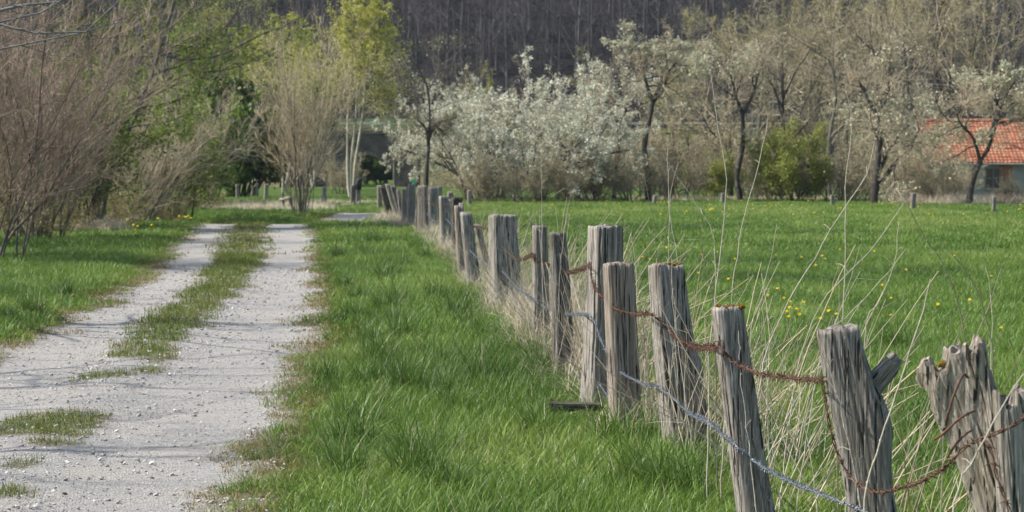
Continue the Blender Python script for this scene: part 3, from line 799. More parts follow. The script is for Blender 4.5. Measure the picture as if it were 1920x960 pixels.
orchard("fruit_tree", 203, 108, (1390, 380), [[(1390, 382), (1382, 330), (1393, 270), (1392, 210)], [(1392, 215), (1380, 180), (1370, 140)], [(1392, 215), (1410, 180), (1425, 130)]], 0.16,
        "dark-trunked fruit tree left of the lime green bush", twig='twig_tan', leaf='blossom_cream', leaf_n=1, leaf_s=0.055, limb_len=0.8, dens=1.3, keep=.45)
orchard("fruit_tree", 204, 100, (1637, 388), [[(1637, 390), (1643, 330), (1650, 260), (1645, 215)], [(1645, 220), (1660, 180), (1668, 120)], [(1645, 220), (1630, 190), (1610, 150)], [(1643, 335), (1668, 280), (1685, 255), (1690, 235)], [(1650, 345), (1675, 310), (1705, 275), (1725, 240)]], 0.18,
        "gnarled fruit tree with many dark limbs left of the red roof", twig='twig_tan', leaf='blossom_cream', leaf_n=1, leaf_s=0.055, limb_len=0.8, dens=1.3, keep=.45)
orchard("fruit_tree", 205, 98, (1815, 390), [[(1815, 392), (1822, 350), (1835, 310), (1852, 280)], [(1852, 282), (1865, 240), (1880, 190), (1905, 150)], [(1840, 310), (1825, 260), (1800, 230), (1790, 200)], [(1852, 282), (1868, 200), (1860, 160)]], 0.16,
        "fruit tree with trunk leaning right before the red-roofed house", twig='twig_tan', leaf='blossom_cream', leaf_n=2, leaf_s=0.055, limb_len=0.85, dens=1.5, keep=.45)
orchard("fruit_tree", 206, 110, (1150, 380), [[(1143, 384), (1155, 330), (1160, 270), (1160, 235)], [(1160, 240), (1150, 200), (1140, 170)], [(1160, 240), (1175, 200), (1170, 160)]], 0.14,
        "fruit tree with dark stem between white blossom and twisted trunk", twig='twig_tan', leaf='blossom', leaf_n=2, leaf_s=0.055, limb_len=0.85, keep=.5)

def blossom_tree(seed, h, n=18):
    r = np.random.default_rng(seed)
    P0, R0 = stems(6, h * 0.75, 1.0, r, 9, 0.5, 0.085, 0.45, 0.3)
    P1, R1 = spawn(P0, R0, 10, 0.22, 1.0, 48, 16, 0.5, 7, 0.25, 0.55, 0.55, r, 0.25, 0.015, 0.4)
    P2, R2 = spawn(P1, R1, 8, 0.15, 1.0, 42, 16, 0.5, 5, 0.3, 0.5, 0.55, r, 0.3, 0.008)
    P3, R3 = spawn(P2, R2, 6, 0.15, 1.0, 42, 16, 0.55, 4, 0.4, 0.4, 0.7, r, 0.35, 0.005)
    # blossom sits in sprays: some twigs carry many, some none
    L3 = np.linalg.norm(P3[:, -1] - P3[:, 0], axis=1)
    cl = fbm(P3[:, -1, 0] * 1.1 + P3[:, -1, 1] * .6, P3[:, -1, 2] * 1.1, seed)
    sel = P3[(cl + r.normal(size=len(cl)) * 0.08) > 0.42]
    return parts_tree([tubes(P0, R0, 7), tubes(P1, R1, 5)], [tubes(P2, R2, 3), tubes(P3, R3, 3)], [leaf_quads(sel, n + 3, 0.042, r, 0.045)], M['bark_dark'], M['twig_tan'], M['blossom'], "blossom")
bt1 = blossom_tree(211, 7.6, 8); bt2 = blossom_tree(212, 7.2, 7)
gb = "white flowering plum trees beyond the meadow"
for (px, Y, parts, rz, sc, lab) in (
        (884, 108, bt1, 0.2, (0.72, 0.95, 1.05), "white flowering tree nearest the far end of the fence, leftmost of the blossom"),
        (935, 114, bt2, 2.2, (1.35, 1.2, 1.16), "tallest white flowering tree in the middle of the blossom"),
        (1010, 107, bt1, 2.9, (0.95, 1.0, 1.02), "low white flowering tree directly above the wide split post"),
        (1078, 111, bt2, 4.1, (0.9, 1.0, 1.1), "white flowering tree left of the dark stemmed fruit tree"),
        (905, 122, bt1, 5.2, (1.05, 1.0, 1.25), "white flowering tree at the back between the two tallest ones"),
        (1125, 120, bt1, 0.9, (0.95, 0.9, 1.18), "white flowering tree at the right end of the blossom")):
    place_px("flowering_tree", parts, px, 380, Y, lab, "tree", gb, rz, sc)

# brown and bare trees of the right half
bareA = bare_tree(221, 11, 0.2, 'twig_tan', 'bark_grey', 'lichen', 2, 0.05, ang=48, fork=0.22, dens=1.0)
bareB = bare_tree(222, 12.5, 0.2, 'twig_tan', 'bark_dark', 'leaf_olive', 2, 0.042, ang=38, fork=0.2, up=0.3, dens=1.0)
gr = "bare trees behind the orchard"
for (px, Y, parts, rz, sc, lab) in (
        (1330, 128, bareA, 0.3, 0.80, "bare greyish tree behind the mid-orchard twisted trunk"),
        (1420, 138, bareA, 1.7, 1.0, "broad bare tree rising behind the lime green bush"),
        (1510, 140, bareB, 0.6, 1.02, "tall bare brown tree between lime bush and gnarled fruit tree"),
        (1590, 133, bareA, 3.3, 1.02, "bare twiggy tree just left of the gnarled fruit tree"),
        (1690, 142, bareB, 2.2, 1.04, "bare tree behind and right of the gnarled fruit tree"),
        (1775, 140, bareB, 4.4, 1.10, "tallest bare tree, above the left end of the red roof"),
        (1870, 146, bareA, 5.1, 1.22, "bare spreading tree above the middle of the red roof"),
        (1940, 138, bareB, 1.2, 1.15, "bare tree at the right edge of the picture"),
        (1465, 122, bareB, 5.6, 0.80, "bare brown tree directly behind the lime green bush"),
        (1555, 120, bareA, 2.0, 0.86, "bare brown tree right behind the lime green bush"),
        (1640, 124, bareB, 0.2, 0.92, "bare tree directly behind the gnarled fruit tree"),
        (1700, 122, bareA, 4.0, 0.92, "bare twiggy tree at the left corner of the house"),
        (1370, 122, bareB, 2.8, 0.74, "bare tree just behind the dark-trunked fruit tree"),
        (1290, 150, bareB, 3.9, 0.72, "pale budding tree in the gap right of the twisted trunk")):
    place_px("tree", parts, px, 375, Y, lab, "tree", gr, rz, sc)
snag = orchard_tree(231, [[(0, 0, -.2), (0, 0, 3.2), (.1, 0, 6.5)], [(.1, 0, 5.5), (.2, .1, 7.4), (.1, 0, 9.0)], [(.1, 0, 4.5), (.8, 0, 6.3), (1.0, 0, 8.2)]], 0.15, twig='twig_olive', leaf='lichen', leaf_n=1, leaf_s=0.04, bark='bark_grey', leafname="foliage", limb_len=0.4, dens=0.5)
place_px("tree", snag, 1095, 375, 138, "lichen-brown half-dead tree poking above the white blossom", "tree", gr, 0.4, 0.93)
budding = bare_tree(232, 9, 0.12, 'twig_olive', 'bark_grey', 'leaf_olive', 3, 0.05, ang=35)
place_px("tree", budding, 1262, 372, 145, "olive budding tree low behind the twisted trunk", "tree", gr, 1.0, 0.75)
place_px("tree", budding, 880, 372, 160, "olive tree barely showing over the leftmost blossom", "tree", gr, 2.0, 0.8)
place_px("tree", bareA, 740, 372, 168, "dusky bare tree behind the dark forked fruit tree", "tree", gr, 2.0, 0.62)

# undergrowth at the orchard foot
lime = shrub(241, 3.6, 24, 'twig_olive', 'bark_dark', 0.03, 0.6, 'leaf_lime', 3, 0.055, 1.0, 0.4, n2=12, base=0.8, minr=0.005, lspread=0.1)
scrub = shrub(242, 2.8, 22, 'twig_tan', 'bark_grey', 0.025, 0.7, 'lichen', 1, 0.035, 1.0, 0.5, n2=11, base=0.9, minr=0.005)
gs = "scrub at the foot of the orchard"
place_px("bush", lime, 1488, 382, 106, "lime green leafy bush beneath the bare trees", "bush", gs, 0.5, (0.8, 0.8, 0.95))
place_px("bush", lime, 1335, 378, 118, "small yellow-green bush right of the twisted trunk", "bush", gs, 2.5, 0.62)
for (px, Y, rz, sc, lab) in ((900, 105, .2, .75, "brown scrub under the leftmost white blossom"), (985, 104, 1.2, .8, "brown scrub beneath the low white flowering tree"),
        (1060, 105, 2.4, .85, "dusky scrub at the foot of the blossom's right half"), (1110, 106, 3.1, .9, "brown scrub left of the dark stemmed fruit tree"), (1185, 106, 3.7, .9, "brown scrub just left of the twisted trunk"),
        (1275, 112, 4.4, 1.0, "brown scrub in the gap right of the twisted trunk"), (1440, 108, 5.2, .8, "brown scrub on the left side of the lime green bush"),
        (1555, 106, .9, 1.05, "brown scrub on the right side of the lime green bush"), (1600, 110, 1.9, 1.0, "brown scrub left of the gnarled fruit tree's foot"),
        (1690, 104, 2.8, .95, "brown scrub right of the gnarled fruit tree's foot"), (1755, 102, 3.6, .7, "tawny scrub before the house's left end"), (1785, 108, 4.9, .75, "tawny scrub left of the leaning trunk"),
        (1230, 122, .4, 1.6, "tall brown thicket behind the twisted trunk"), (1410, 121, 2.2, 1.65, "tall brown thicket right of the dark-trunked fruit tree"),
        (1530, 124, 3.0, 1.8, "tall brown thicket above the lime bush's right side"), (1680, 118, 5.0, 1.6, "tall brown thicket right behind the gnarled fruit tree"),
        
        (1890, 100, 5.8, .45, "low tawny scrub before the grey house wall"), (640, 140, 2.0, .9, "olive scrub left of the birch stems")):
    place_px("bush", scrub, px, 382, Y, lab, "bush", gs, rz, sc)

# ------------------------------------------------------------------ house with red tiled roof
YH = 128.0
m, nt, out = new_mat("orange_clay_tiles")
v = coords(nt); n1 = noise(nt, v, 2.2, 5, 0.7)
vo = N(nt, "ShaderNodeTexVoronoi"); vo.inputs["Scale"].default_value = 4.2; nt.links.new(v, vo.inputs["Vector"])
sp = N(nt, "ShaderNodeSeparateColor"); nt.links.new(vo.outputs["Color"], sp.inputs[0])
c = ramp(nt, [(0, (0.20, 0.075, 0.042)), (0.6, (0.33, 0.13, 0.07)), (1, (0.40, 0.18, 0.105))], sp.outputs[0])
c = mixc(nt, ramp(nt, [(0.5, (0, 0, 0)), (0.75, (0.7, 0.7, 0.7))], n1), c, (0.14, 0.09, 0.06))
principled(nt, out, c, 0.85, 0.2)
M['tile'] = m
m, nt, out = new_mat("old_render")
n1 = noise(nt, coords(nt), 1.2, 5, 0.65)
principled(nt, out, ramp(nt, [(0.35, (0.24, 0.23, 0.20)), (0.65, (0.38, 0.365, 0.325))], n1), 0.9, 0.15, n1, 0.3, 0.03)
M['render'] = m
m, nt, out = new_mat("dark_pane"); principled(nt, out, (0.02, 0.024, 0.028), 0.1, 0.6); M['pane'] = m
m, nt, out = new_mat("painted_timber"); n1 = noise(nt, coords(nt), 8, 3); principled(nt, out, ramp(nt, [(0.3, (0.16, 0.15, 0.13)), (0.7, (0.3, 0.29, 0.27))], n1), 0.7, 0.2); M['timber'] = m
m, nt, out = new_mat("old_brick")
bt = N(nt, "ShaderNodeTexBrick"); bt.inputs["Scale"].default_value = 4.0
bt.inputs["Color1"].default_value = (0.25, 0.10, 0.06, 1); bt.inputs["Color2"].default_value = (0.33, 0.15, 0.09, 1); bt.inputs["Mortar"].default_value = (0.3, 0.28, 0.25, 1)
nt.links.new(coords(nt), bt.inputs["Vector"]); principled(nt, out, bt.outputs[0], 0.9, 0.1); M['brick'] = m

hx0, hx1 = at(1738, 300, YH)[0], at(2120, 300, YH)[0]
ze, zr = at(0, 303, YH)[2], at(0, 226, YH)[2]
house = empty("farmhouse", ((hx0 + hx1) / 2, YH + 3.5, float(H(hx0, YH))))
tag(house, "low farm building with orange-red tiled roof and grey walls behind fruit trees", "house")
ox, oy = (hx0 + hx1) / 2, YH + 3.5
lx0, lx1 = hx0 - ox, hx1 - ox
depth = 3.3
def tri_prism(x0, x1, yh, z0, z1):
    v = np.array([(x0, -yh, z0), (x0, yh, z0), (x0, 0, z1), (x1, -yh, z0), (x1, yh, z0), (x1, 0, z1)], float)
    return v, [np.array([(0, 2, 1), (3, 4, 5)]), np.array([(0, 3, 5, 2), (1, 2, 5, 4), (0, 1, 4, 3)])]
obj("wall", mesh("wall", [box(lx0 + .35, lx1 - .3, -depth, depth, -.2, ze + 0.02)], M['render'], False), house)
v_, fs_ = tri_prism(lx0 + .34, lx1 - .3, depth - .02, ze + .02, zr - .28)
obj("gable", mesh("gable", [(v_, fs_[0]), (v_, fs_[1])], M['brick'], False), house)
# pantiled slopes: rows of S-waves, each course lapping the one below
def tile_slope(sgn):
    nx = int((lx1 - lx0) / 0.07); ncr = 15
    xs = np.linspace(lx0, lx1, nx)
    rows = []
    for k in range(ncr):
        for e in (0.0, 0.93):
            t = (k + e) / ncr
            lift = 0.05 * (1 - e) + 0.02
            y = sgn * (depth + 0.35) * (1 - t); z = (ze - 0.1) + (zr - ze + 0.1) * t
            rows.append(np.stack([xs, np.full(nx, y), z + lift + 0.025 * np.sin(xs / 0.22 * 2 * pi) + 0.04 * (noise2(xs * 3, k * 2.1, 5) - .5)], 1))
    V = np.stack(rows); return V.reshape(-1, 3), grid_faces(2 * ncr, nx)
roof = obj("roof", mesh("roof", [tile_slope(-1), tile_slope(1)], M['tile'], False), house)
xs = np.arange(lx0, lx1, 0.36)
ridge = [one_tube([(x, 0, zr + .03), (x + .38, 0, zr + .05)], [.13, .15], 3, 8) for x in xs]
obj("ridge_tiles", mesh("ridge_tiles", ridge, M['tile'], True), roof)
obj("verge_board", mesh("verge_board", [one_tube([(lx0 - .03, -depth - .35, ze - .12), (lx0 - .03, 0, zr - .04)], [.07, .07], 3, 4)], M['timber'], False), roof)
obj("gutter", mesh("gutter", [one_tube([(lx0, -depth - .42, ze - .14), (lx1, -depth - .42, ze - .16)], [.07, .07], 4, 6)], M['timber']), roof)
for (pxa, pxb, pya, pyb) in ((1848, 1876, 316, 352), (1775, 1797, 318, 350), (1960, 1990, 316, 352)):
    a = at(pxa, pyb, YH + .2); b = at(pxb, pya, YH + .2)
    w0, w1, z0, z1 = a[0] - ox, b[0] - ox, a[2], b[2]
    w = obj("window", mesh("window", [box(w0, w1, -depth - .015, -depth + .05, z0, z1)], M['pane'], False), house)
    fr = [box(w0 - .07, w0, -depth - .06, -depth - .005, z0 - .07, z1 + .07), box(w1, w1 + .07, -depth - .06, -depth - .005, z0 - .07, z1 + .07), box(w0, w1, -depth - .06, -depth - .005, z1, z1 + .07), box(w0, w1, -depth - .055, -depth - .018, (z0 + z1) / 2 - .02, (z0 + z1) / 2 + .02), box((w0 + w1) / 2 - .02, (w0 + w1) / 2 + .02, -depth - .057, -depth - .019, z0, z1)]
    obj("frame", mesh("frame", fr, M['timber'], False), w)
    obj("sill", mesh("sill", [box(w0 - .1, w1 + .1, -depth - .12, -depth - .004, z0 - .14, z0 - .07)], M['render'], False), w)
a = at(1884, 360, YH); b = at(1895, 312, YH)
obj("door", mesh("door", [box(a[0] - ox - .3, b[0] - ox + .15, -depth - .03, -depth + .05, 0.0, 1.95)], M['brick'], False), house)
# low tile-hung lean-to at the left end
an = at(1717, 350, YH - 1)[0] - ox
lean = obj("lean_to", mesh("lean_to", [box(an, lx0 + .3, -depth - .5, depth - 1, -.2, 1.55)], M['brick'], False), house)
nx = 20
xs = np.linspace(an - .15, lx0 + .33, nx); rows = []
for k in range(12):
    t = k / 11; rows.append(np.stack([xs, np.full(nx, -depth - .7 + t * 3.0), 1.45 + t * 0.95 + .03 * (k % 2) + 0.03 * np.sin(xs / .22 * 2 * pi)], 1))
obj("lean_to_roof", mesh("lean_to_roof", [(np.stack(rows).reshape(-1, 3), grid_faces(12, nx))], M['tile'], False), lean)

# ------------------------------------------------------------------ stone bridge in the bank
m, nt, out = new_mat("bridge_stone")
n1 = noise(nt, coords(nt), 1.5, 6, 0.7)
principled(nt, out, ramp(nt, [(0.3, (0.05, 0.045, 0.038)), (0.7, (0.14, 0.126, 0.106))], n1), 0.9, 0.1, n1, 0.8, 0.08)
M['bstone'] = m
m, nt, out = new_mat("rail_paint"); n1 = noise(nt, coords(nt), 3, 3); principled(nt, out, ramp(nt, [(0.3, (0.38, 0.29, 0.2)), (0.7, (0.55, 0.45, 0.34))], n1), 0.7, 0.2); M['rail'] = m
m, nt, out = new_mat("rail_orange"); n1 = noise(nt, coords(nt), 3, 3); principled(nt, out, ramp(nt, [(0.3, (0.33, 0.14, 0.07)), (0.7, (0.42, 0.2, 0.1))], n1), 0.7, 0.2); M['rail2'] = m
bx0, bx1 = -18.6, -7.1
ax0, ax1 = at(640, 0, BANK_Y)[0], at(738, 0, BANK_Y)[0]
zt = at(0, 252, BANK_Y)[2]; zc = at(0, 291, BANK_Y)[2]; zs = at(0, 322, BANK_Y)[2]
br = empty("bridge", ((bx0 + bx1) / 2, BANK_Y, 0)); bo = (bx0 + bx1) / 2
tag(br, "dark grey stone arch bridge with railing behind the birch stems", "bridge")
na = 17
axs = np.linspace(ax0, ax1, na); azs = zs + (zc - zs) * (1 - ((axs - (ax0 + ax1) / 2) / ((ax1 - ax0) / 2)) ** 2)
y0, y1 = -1.7, 9.0
V = []; Fq = []
def quad(a, b, c, d):
    i = len(V); V.extend([a, b, c, d]); Fq.append((i, i + 1, i + 2, i + 3))
for yy, s in ((y0, 1), (y1, -1)):
    for i in range(na - 1):
        quad((axs[i] - bo, yy, azs[i]), (axs[i + 1] - bo, yy, azs[i + 1]), (axs[i + 1] - bo, yy, zt), (axs[i] - bo, yy, zt))
    quad((bx0 - bo, yy, -.3), (ax0 - bo, yy, -.3), (ax0 - bo, yy, zt), (bx0 - bo, yy, zt))
    quad((ax1 - bo, yy, -.3), (bx1 - bo, yy, -.3), (bx1 - bo, yy, zt), (ax1 - bo, yy, zt))
for i in range(na - 1):
    quad((axs[i] - bo, y0, azs[i]), (axs[i + 1] - bo, y0, azs[i + 1]), (axs[i + 1] - bo, y1, azs[i + 1]), (axs[i] - bo, y1, azs[i]))
for xx, zz in ((ax0, zs), (ax1, zs)):
    quad((xx - bo, y0, -.3), (xx - bo, y1, -.3), (xx - bo, y1, zz), (xx - bo, y0, zz))
quad((bx0 - bo, y0, zt), (bx1 - bo, y0, zt), (bx1 - bo, y1, zt), (bx0 - bo, y1, zt))
obj("arch_wall", mesh("arch_wall", [(np.array(V), np.array(Fq))], M['bstone'], False), br)
obj("coping", mesh("coping", [box(bx0 - bo - .2, bx1 - bo + .2, y0 - .18, y0 + .3, zt + .004, zt + .28)], M['bstone'], False), br)
stone_me = None
for i in range(na - 1):                                   # arch ring, stone by stone
    c0 = np.array([(axs[i] + axs[i + 1]) / 2 - bo, y0 - .05, (azs[i] + azs[i + 1]) / 2 + .2])
    if stone_me is None:
        stone_me = mesh("arch_stone", [box(-.125, .125, -.04, .04, -.19, .19)], M['bstone'], False)
    s = obj("arch_stone", stone_me, br, c0); s.rotation_euler = (0, -math.atan2(azs[i + 1] - azs[i], axs[i + 1] - axs[i]), 0)
rl = empty("railing", (bo, BANK_Y - 1.5, 0)); tag(rl, "long pale brown railing along the top of the embankment", "railing")
zrl = at(0, 231, BANK_Y)[2]
obj("handrail", mesh("handrail", [box(-40, 45, -.05, .05, zrl - .12, zrl + .06)], M['rail'], False), rl)
obj("lower_rail", mesh("lower_rail", [box(-40, 45, -.03, .03, zrl - .55, zrl - .47)], M['rail2'], False), rl)
pm = mesh("post", [box(-.06, .06, -.045, .045, 4.1 - 0, zrl - .125)], M['rail2'], False)
for i in range(43):
    obj("post", pm, rl, (-39.5 + 2 * i, 0.004, 0))

# ------------------------------------------------------------------ fence posts
def post_mesh(name, h, wt, wb, dt, seed, lean=(0, 0), S=72, K=44, square=0.8, rough=0.008, cracks=5, top=0.01, jag=0.0, bulge=(), mat='wood', twist=0.0, taper_pow=1.0, slope=0.0, below=0.15, rot=0.25, profile=None):
    """weathered oak post: grooved cross-section lofted along a leaning axis, split and worn top"""
    r = np.random.default_rng(seed)
    th = np.linspace(0, 2 * pi, S, endpoint=False)
    n = 2 + 6 * square
    ct, st = np.cos(th), np.sin(th)
    q = (np.abs(ct) ** n + np.abs(st) ** n) ** (-1 / n)
    zz = np.concatenate([[-below], np.linspace(0, 1, K) * h])
    u = np.clip(zz / h, 0, 1)
    W = wb + (wt - wb) * u ** taper_pow
    D = W * dt
    groove = np.zeros((len(zz), S))
    for i, (fq, amp) in enumerate(((2, .8), (6, .2), (19, .35), (44, .45))):
        groove += amp * (noise2(th[None] * fq / (2 * pi) * 3, zz[:, None] * (1.2 + i * 1.3) + seed * 3.1, seed + i) - 0.5)
    groove *= rough
    for i in range(cracks):
        c0 = r.random() * 2 * pi; wd = 0.025 + 0.035 * r.random() ** 2; z0 = r.random() * 0.5; z1 = z0 + 0.4 + 0.6 * r.random()
        cc = c0 + 0.06 * np.sin(zz * 3 + i) + 0.03 * np.sin(zz * 11 + i) + 0.02 * np.sin(zz * 31 + i * 2)
        dd = np.angle(np.exp(1j * (th[None] - cc[:, None])))
        groove -= (0.012 + 0.022 * r.random()) * np.exp(-(dd / wd) ** 2) * (smooth(z0 - .1, z0 + .1, u) * (1 - smooth(z1 - .1, z1 + .1, u)))[:, None]
    for (ba, bz, amp, wa, wz) in bulge:
        dd = np.angle(np.exp(1j * (th[None] - ba)))
        groove += amp * np.exp(-(dd / wa) ** 2 - ((zz[:, None] - bz) / wz) ** 2)
    # flare and wear at the ground, edges worn at the top
    groove += 0.012 * np.exp(-zz / 0.12)[:, None] - 0.004 * smooth(h - .015, h, zz)[:, None]
    bend = 0.012 * np.sin(zz * 2.2 + seed)
    ax = lean[0] * u + bend; ay = lean[1] * u + 0.7 * bend[::-1]
    rx = W[:, None] / 2 * (q * ct)[None] + groove * ct[None]; ry = D[:, None] / 2 * (q * st)[None] + groove * st[None]
    tw = rot + twist * u[:, None]
    X = ax[:, None] + rx * np.cos(tw) - ry * np.sin(tw); Yv = ay[:, None] + rx * np.sin(tw) + ry * np.cos(tw)
    Z = np.repeat(zz[:, None], S, 1)
    def jagz(x, y):
        s = (noise2(x * 22 + seed, y * 22, seed + 5) - 0.5) * 2 * top + slope * x
        if profile is not None:
            s = s + np.interp(x, *profile)
        if jag:
            
            xi = np.floor(x * 20 + 1.5 * noise2(x * 9, y * 9, seed) + seed * 1.7); yi = np.floor(y * 16 + 3)
            s = s - jag * (0.8 * _hash(xi, yi, seed + 9) ** 1.5 + 0.5 * noise2(x * 9, y * 6, seed + 13) + 0.35 * noise2(x * 90, y * 40, seed + 11)) + jag * 0.6
        return s
    Z[:] = Z + jagz(X - ax[-1], Yv - ay[-1]) * (u ** 3)[:, None]
    rows = [np.stack([X, Yv, Z], -1)]
    # cap: rings towards the centre
    cx, cy = ax[-1], ay[-1]
    xt_, yt_ = X[-1], Yv[-1]
    for f in (0.93, 0.8, 0.64, 0.46, 0.28, 0.1):
        xx = cx + (xt_ - cx) * f; yy = cy + (yt_ - cy) * f
        z = h + jagz(xx - cx, yy - cy) + 0.006 * (1 - f) - 0.012 * (noise2(xx * 60, yy * 60, seed) - .3)
        rows.append(np.stack([xx, yy, z], -1)[None])
    V = np.concatenate(rows).reshape(-1, 3); R_ = len(V) // S
    i = np.arange(R_ - 1)[:, None] * S; s = np.arange(S)[None]; s2 = (np.arange(S)[None] + 1) % S
    f = np.stack([i + s, i + s2, i + S + s2, i + S + s], -1).reshape(-1, 4)
    V = np.vstack([V, [[cx, cy, h + jagz(0.0, 0.0)]]])
    tri = np.stack([(R_ - 1) * S + np.arange(S), (R_ - 1) * S + (np.arange(S) + 1) % S, np.full(S, len(V) - 1)], 1)
    a, b = (V, f), (V, tri)
    me = mesh(name, [(V, f)] + [(V[np.r_[(R_ - 1) * S:(R_ - 1) * S + S, len(V) - 1]], np.stack([np.arange(S), (np.arange(S) + 1) % S, np.full(S, S)], 1))], M[mat], not jag)
    return me

def fence_post(px_t, py_t, w_t, px_b, py_b, w_b, seed, label, depth=0.85, group="old oak posts of the fence beside the track", parent_extra=None, **kw):
    """place a post from where the photograph shows its top and foot"""
    Y = ground_Y(py_b)
    b = at(px_b, py_b, Y); t = at(px_t, py_t, Y)
    gz = float(H(b[0], Y))
    h = t[2] - gz; s = Y / F
    near = Y < 30
    me = post_mesh("fence_post", h, w_t * s, w_b * s, depth, seed, (t[0] - b[0], kw.pop('ly', 0.0)), S=150 if Y < 19 else (72 if near else 36), K=60 if Y < 19 else (36 if near else 20), **kw)
    o = obj("fence_post", me, None, (b[0], Y, gz))
    tag(o, label, "fence post", group)
    return o, h, t - b, Y, s

def moss_cap(o, h, off, w, seed, amount=0.03, cx=0.0, ext=1.0):
    r = np.random.default_rng(seed)
    ch = []
    n = 330
    a = r.random(n) * 2 * pi; q = np.sqrt(r.random(n)) * w * 0.5 * ext
    k_ = noise2(np.cos(a) * q * 45 + seed, np.sin(a) * q * 45, seed) > 0.46
    a, q = a[k_], q[k_]; n = len(a)
    x = off[0] + cx + np.cos(a) * q; y = np.sin(a) * q * 0.8
    z = h - 0.004 + r.random(n) ** 2 * amount * 0.35
    # small blunt cushions as squashed octahedra
    s = (0.003 + 0.008 * r.random(n) ** 2)[:, None]
    base = np.array([(1, 0, 0), (0, 1, 0), (-1, 0, 0), (0, -1, 0), (0, 0, 1.2), (0, 0, -1)], float)
    V = np.stack([x, y, z], 1)[:, None, :] + base[None] * s[:, :, None] * (0.8 + 0.4 * r.random((n, 6, 1)))
    f = np.array([(0, 1, 4), (1, 2, 4), (2, 3, 4), (3, 0, 4), (1, 0, 5), (2, 1, 5), (3, 2, 5), (0, 3, 5)])
    Fs = (np.arange(n)[:, None, None] * 6 + f[None]).reshape(-1, 3)
    m_ = obj("moss", mesh("moss", [(V.reshape(-1, 3), Fs)], M['moss']), o)
    tag(m_, "yellow-brown moss on the post top", kind="stuff")
    return m_

# near posts, right to left
slab, h, off, Y, s = fence_post(1777, 664, 132, 1985, 1290, 74, 301, "broad splintered post leaning left, second from the right edge", depth=0.5, mat='wood_warm', square=0.55, rough=0.013, cracks=9, top=0.004, jag=0.035, rot=-0.4, profile=(np.array([-69, -57, -55, -39, -36, -13, -10, 22, 25, 38, 44, 58, 64, 70]) * 0.00165, np.array([-26, -21, -10, -6, -30, -27, 12, 22, 4, 8, 36, 30, 10, -16]) * 0.0018))
moss_cap(slab, h - .03, off, .06, 31, 0.02, -.01)
stump, h, off, Y, s = fence_post(1898, 735, 92, 1945, 1300, 110, 302, "upright splintered post cut by the right edge of the picture", depth=0.7, mat='wood', square=0.5, rough=0.012, cracks=7, top=0.012, jag=0.07, rot=0.1)
p2, h, off, Y, s = fence_post(1573, 614, 78, 1662, 1152, 92, 303, "thick grey post with a broken branch stub on its right side", depth=0.8, mat='wood', square=0.55, rough=0.012, cracks=6, slope=0.16, bulge=((-0.1, 0.72, 0.05, 0.6, 0.16),), rot=-0.1)
# broken branch stub of that post
sb = post_mesh("branch_stub", 0.20, 0.06, 0.085, 0.8, 331, S=90, K=24, square=0.3, rough=0.014, cracks=5, top=0.01, jag=0.05, mat='wood', below=0.02, taper_pow=0.7)
stub = obj("branch_stub", sb, p2, at(1614, 752, Y) - np.array(p2.location) + np.array([0.01, .02, 0])); stub.rotation_euler = (0, radians(43), 0)
stub["label"] = "short broken branch stub pointing right"
p3, h, off, Y, s = fence_post(1369, 575, 56, 1419, 1012, 64, 304, "slim post topped with orange-brown moss, third from the right", mat='wood', square=0.45, rough=0.010, cracks=7, top=0.008)
moss_cap(p3, h, off, 56 * s, 32)
p4, h, off, Y, s = fence_post(1250, 495, 57, 1292, 850, 76, 305, "post with a knot bulge halfway and mossy flat top", mat='wood', square=0.9, rough=0.009, cracks=6, rot=0.3, bulge=((-0.9, 0.52, 0.03, 0.5, 0.10), (-0.4, 0.3, 0.02, 0.6, 0.12)), taper_pow=1.6)
moss_cap(p4, h, off, 52 * s, 33, 0.02)
fence_post(1156, 494, 52, 1180, 812, 56, 306, "shorter cracked post of the overlapping pair, in front", mat='wood_warm', square=0.6, rough=0.014, cracks=8, top=0.012)
fence_post(1132, 424, 56, 1126, 770, 60, 307, "taller squared post of the overlapping pair, behind", mat='wood', square=0.95, rough=0.007, cracks=4, rot=0.5)
fence_post(1044, 436, 28, 1056, 708, 38, 308, "narrow post with round top, right one of the thin pair", mat='wood', square=0.5, rough=0.010, cracks=5, taper_pow=1.4)
fence_post(1013, 423, 26, 1011, 655, 32, 309, "narrow square post, left one of the thin pair", mat='wood', square=0.8, rough=0.007, cracks=3)
fence_post(944, 403, 48, 949, 580, 58, 310, "wide split post standing alone in mid fence", mat='wood', square=0.7, rough=0.014, cracks=7)
fence_post(896, 421, 13, 916, 512, 14, 311, "short thin stake leaning left beside the wide split post", mat='wood_warm', square=0.5)
fence_post(873, 398, 20, 892, 541, 26, 312, "grey post leaning left, tapering, left of the short stake", mat='wood', square=0.6)
fence_post(859, 386, 17, 871, 522, 20, 313, "post with pale left face right of the dark block-topped one", mat='wood_warm', square=0.9)
fence_post(856, 370, 20, 853, 478, 12, 314, "post with a dark block-shaped head in the far fence", mat='wood_dark', square=0.9)
fence_post(832, 368, 17, 834, 468, 20, 315, "leaning grey post left of the dark block-topped one", mat='wood', square=0.8)
fence_post(845, 359, 10, 846, 440, 11, 316, "thin post showing between two taller far fence posts", mat='wood_warm', square=0.8)
fence_post(812, 352, 16, 808, 432, 18, 317, "broad squared post in the far part of the fence", mat='wood', square=0.9, rot=0.6)
fence_post(824, 349, 8, 827, 425, 9, 318, "thin pale post right of the broad squared far one", mat='wood_warm', square=0.8)
fence_post(791, 348, 17, 795, 438, 20, 319, "thick pale-footed post left of the broad squared far one", mat='wood_warm', square=0.7, rot=-0.2)
fence_post(783, 355, 6, 781, 430, 7, 326, "thin stake between the tall squared and the pale-footed far posts", mat='wood_warm', square=0.5)
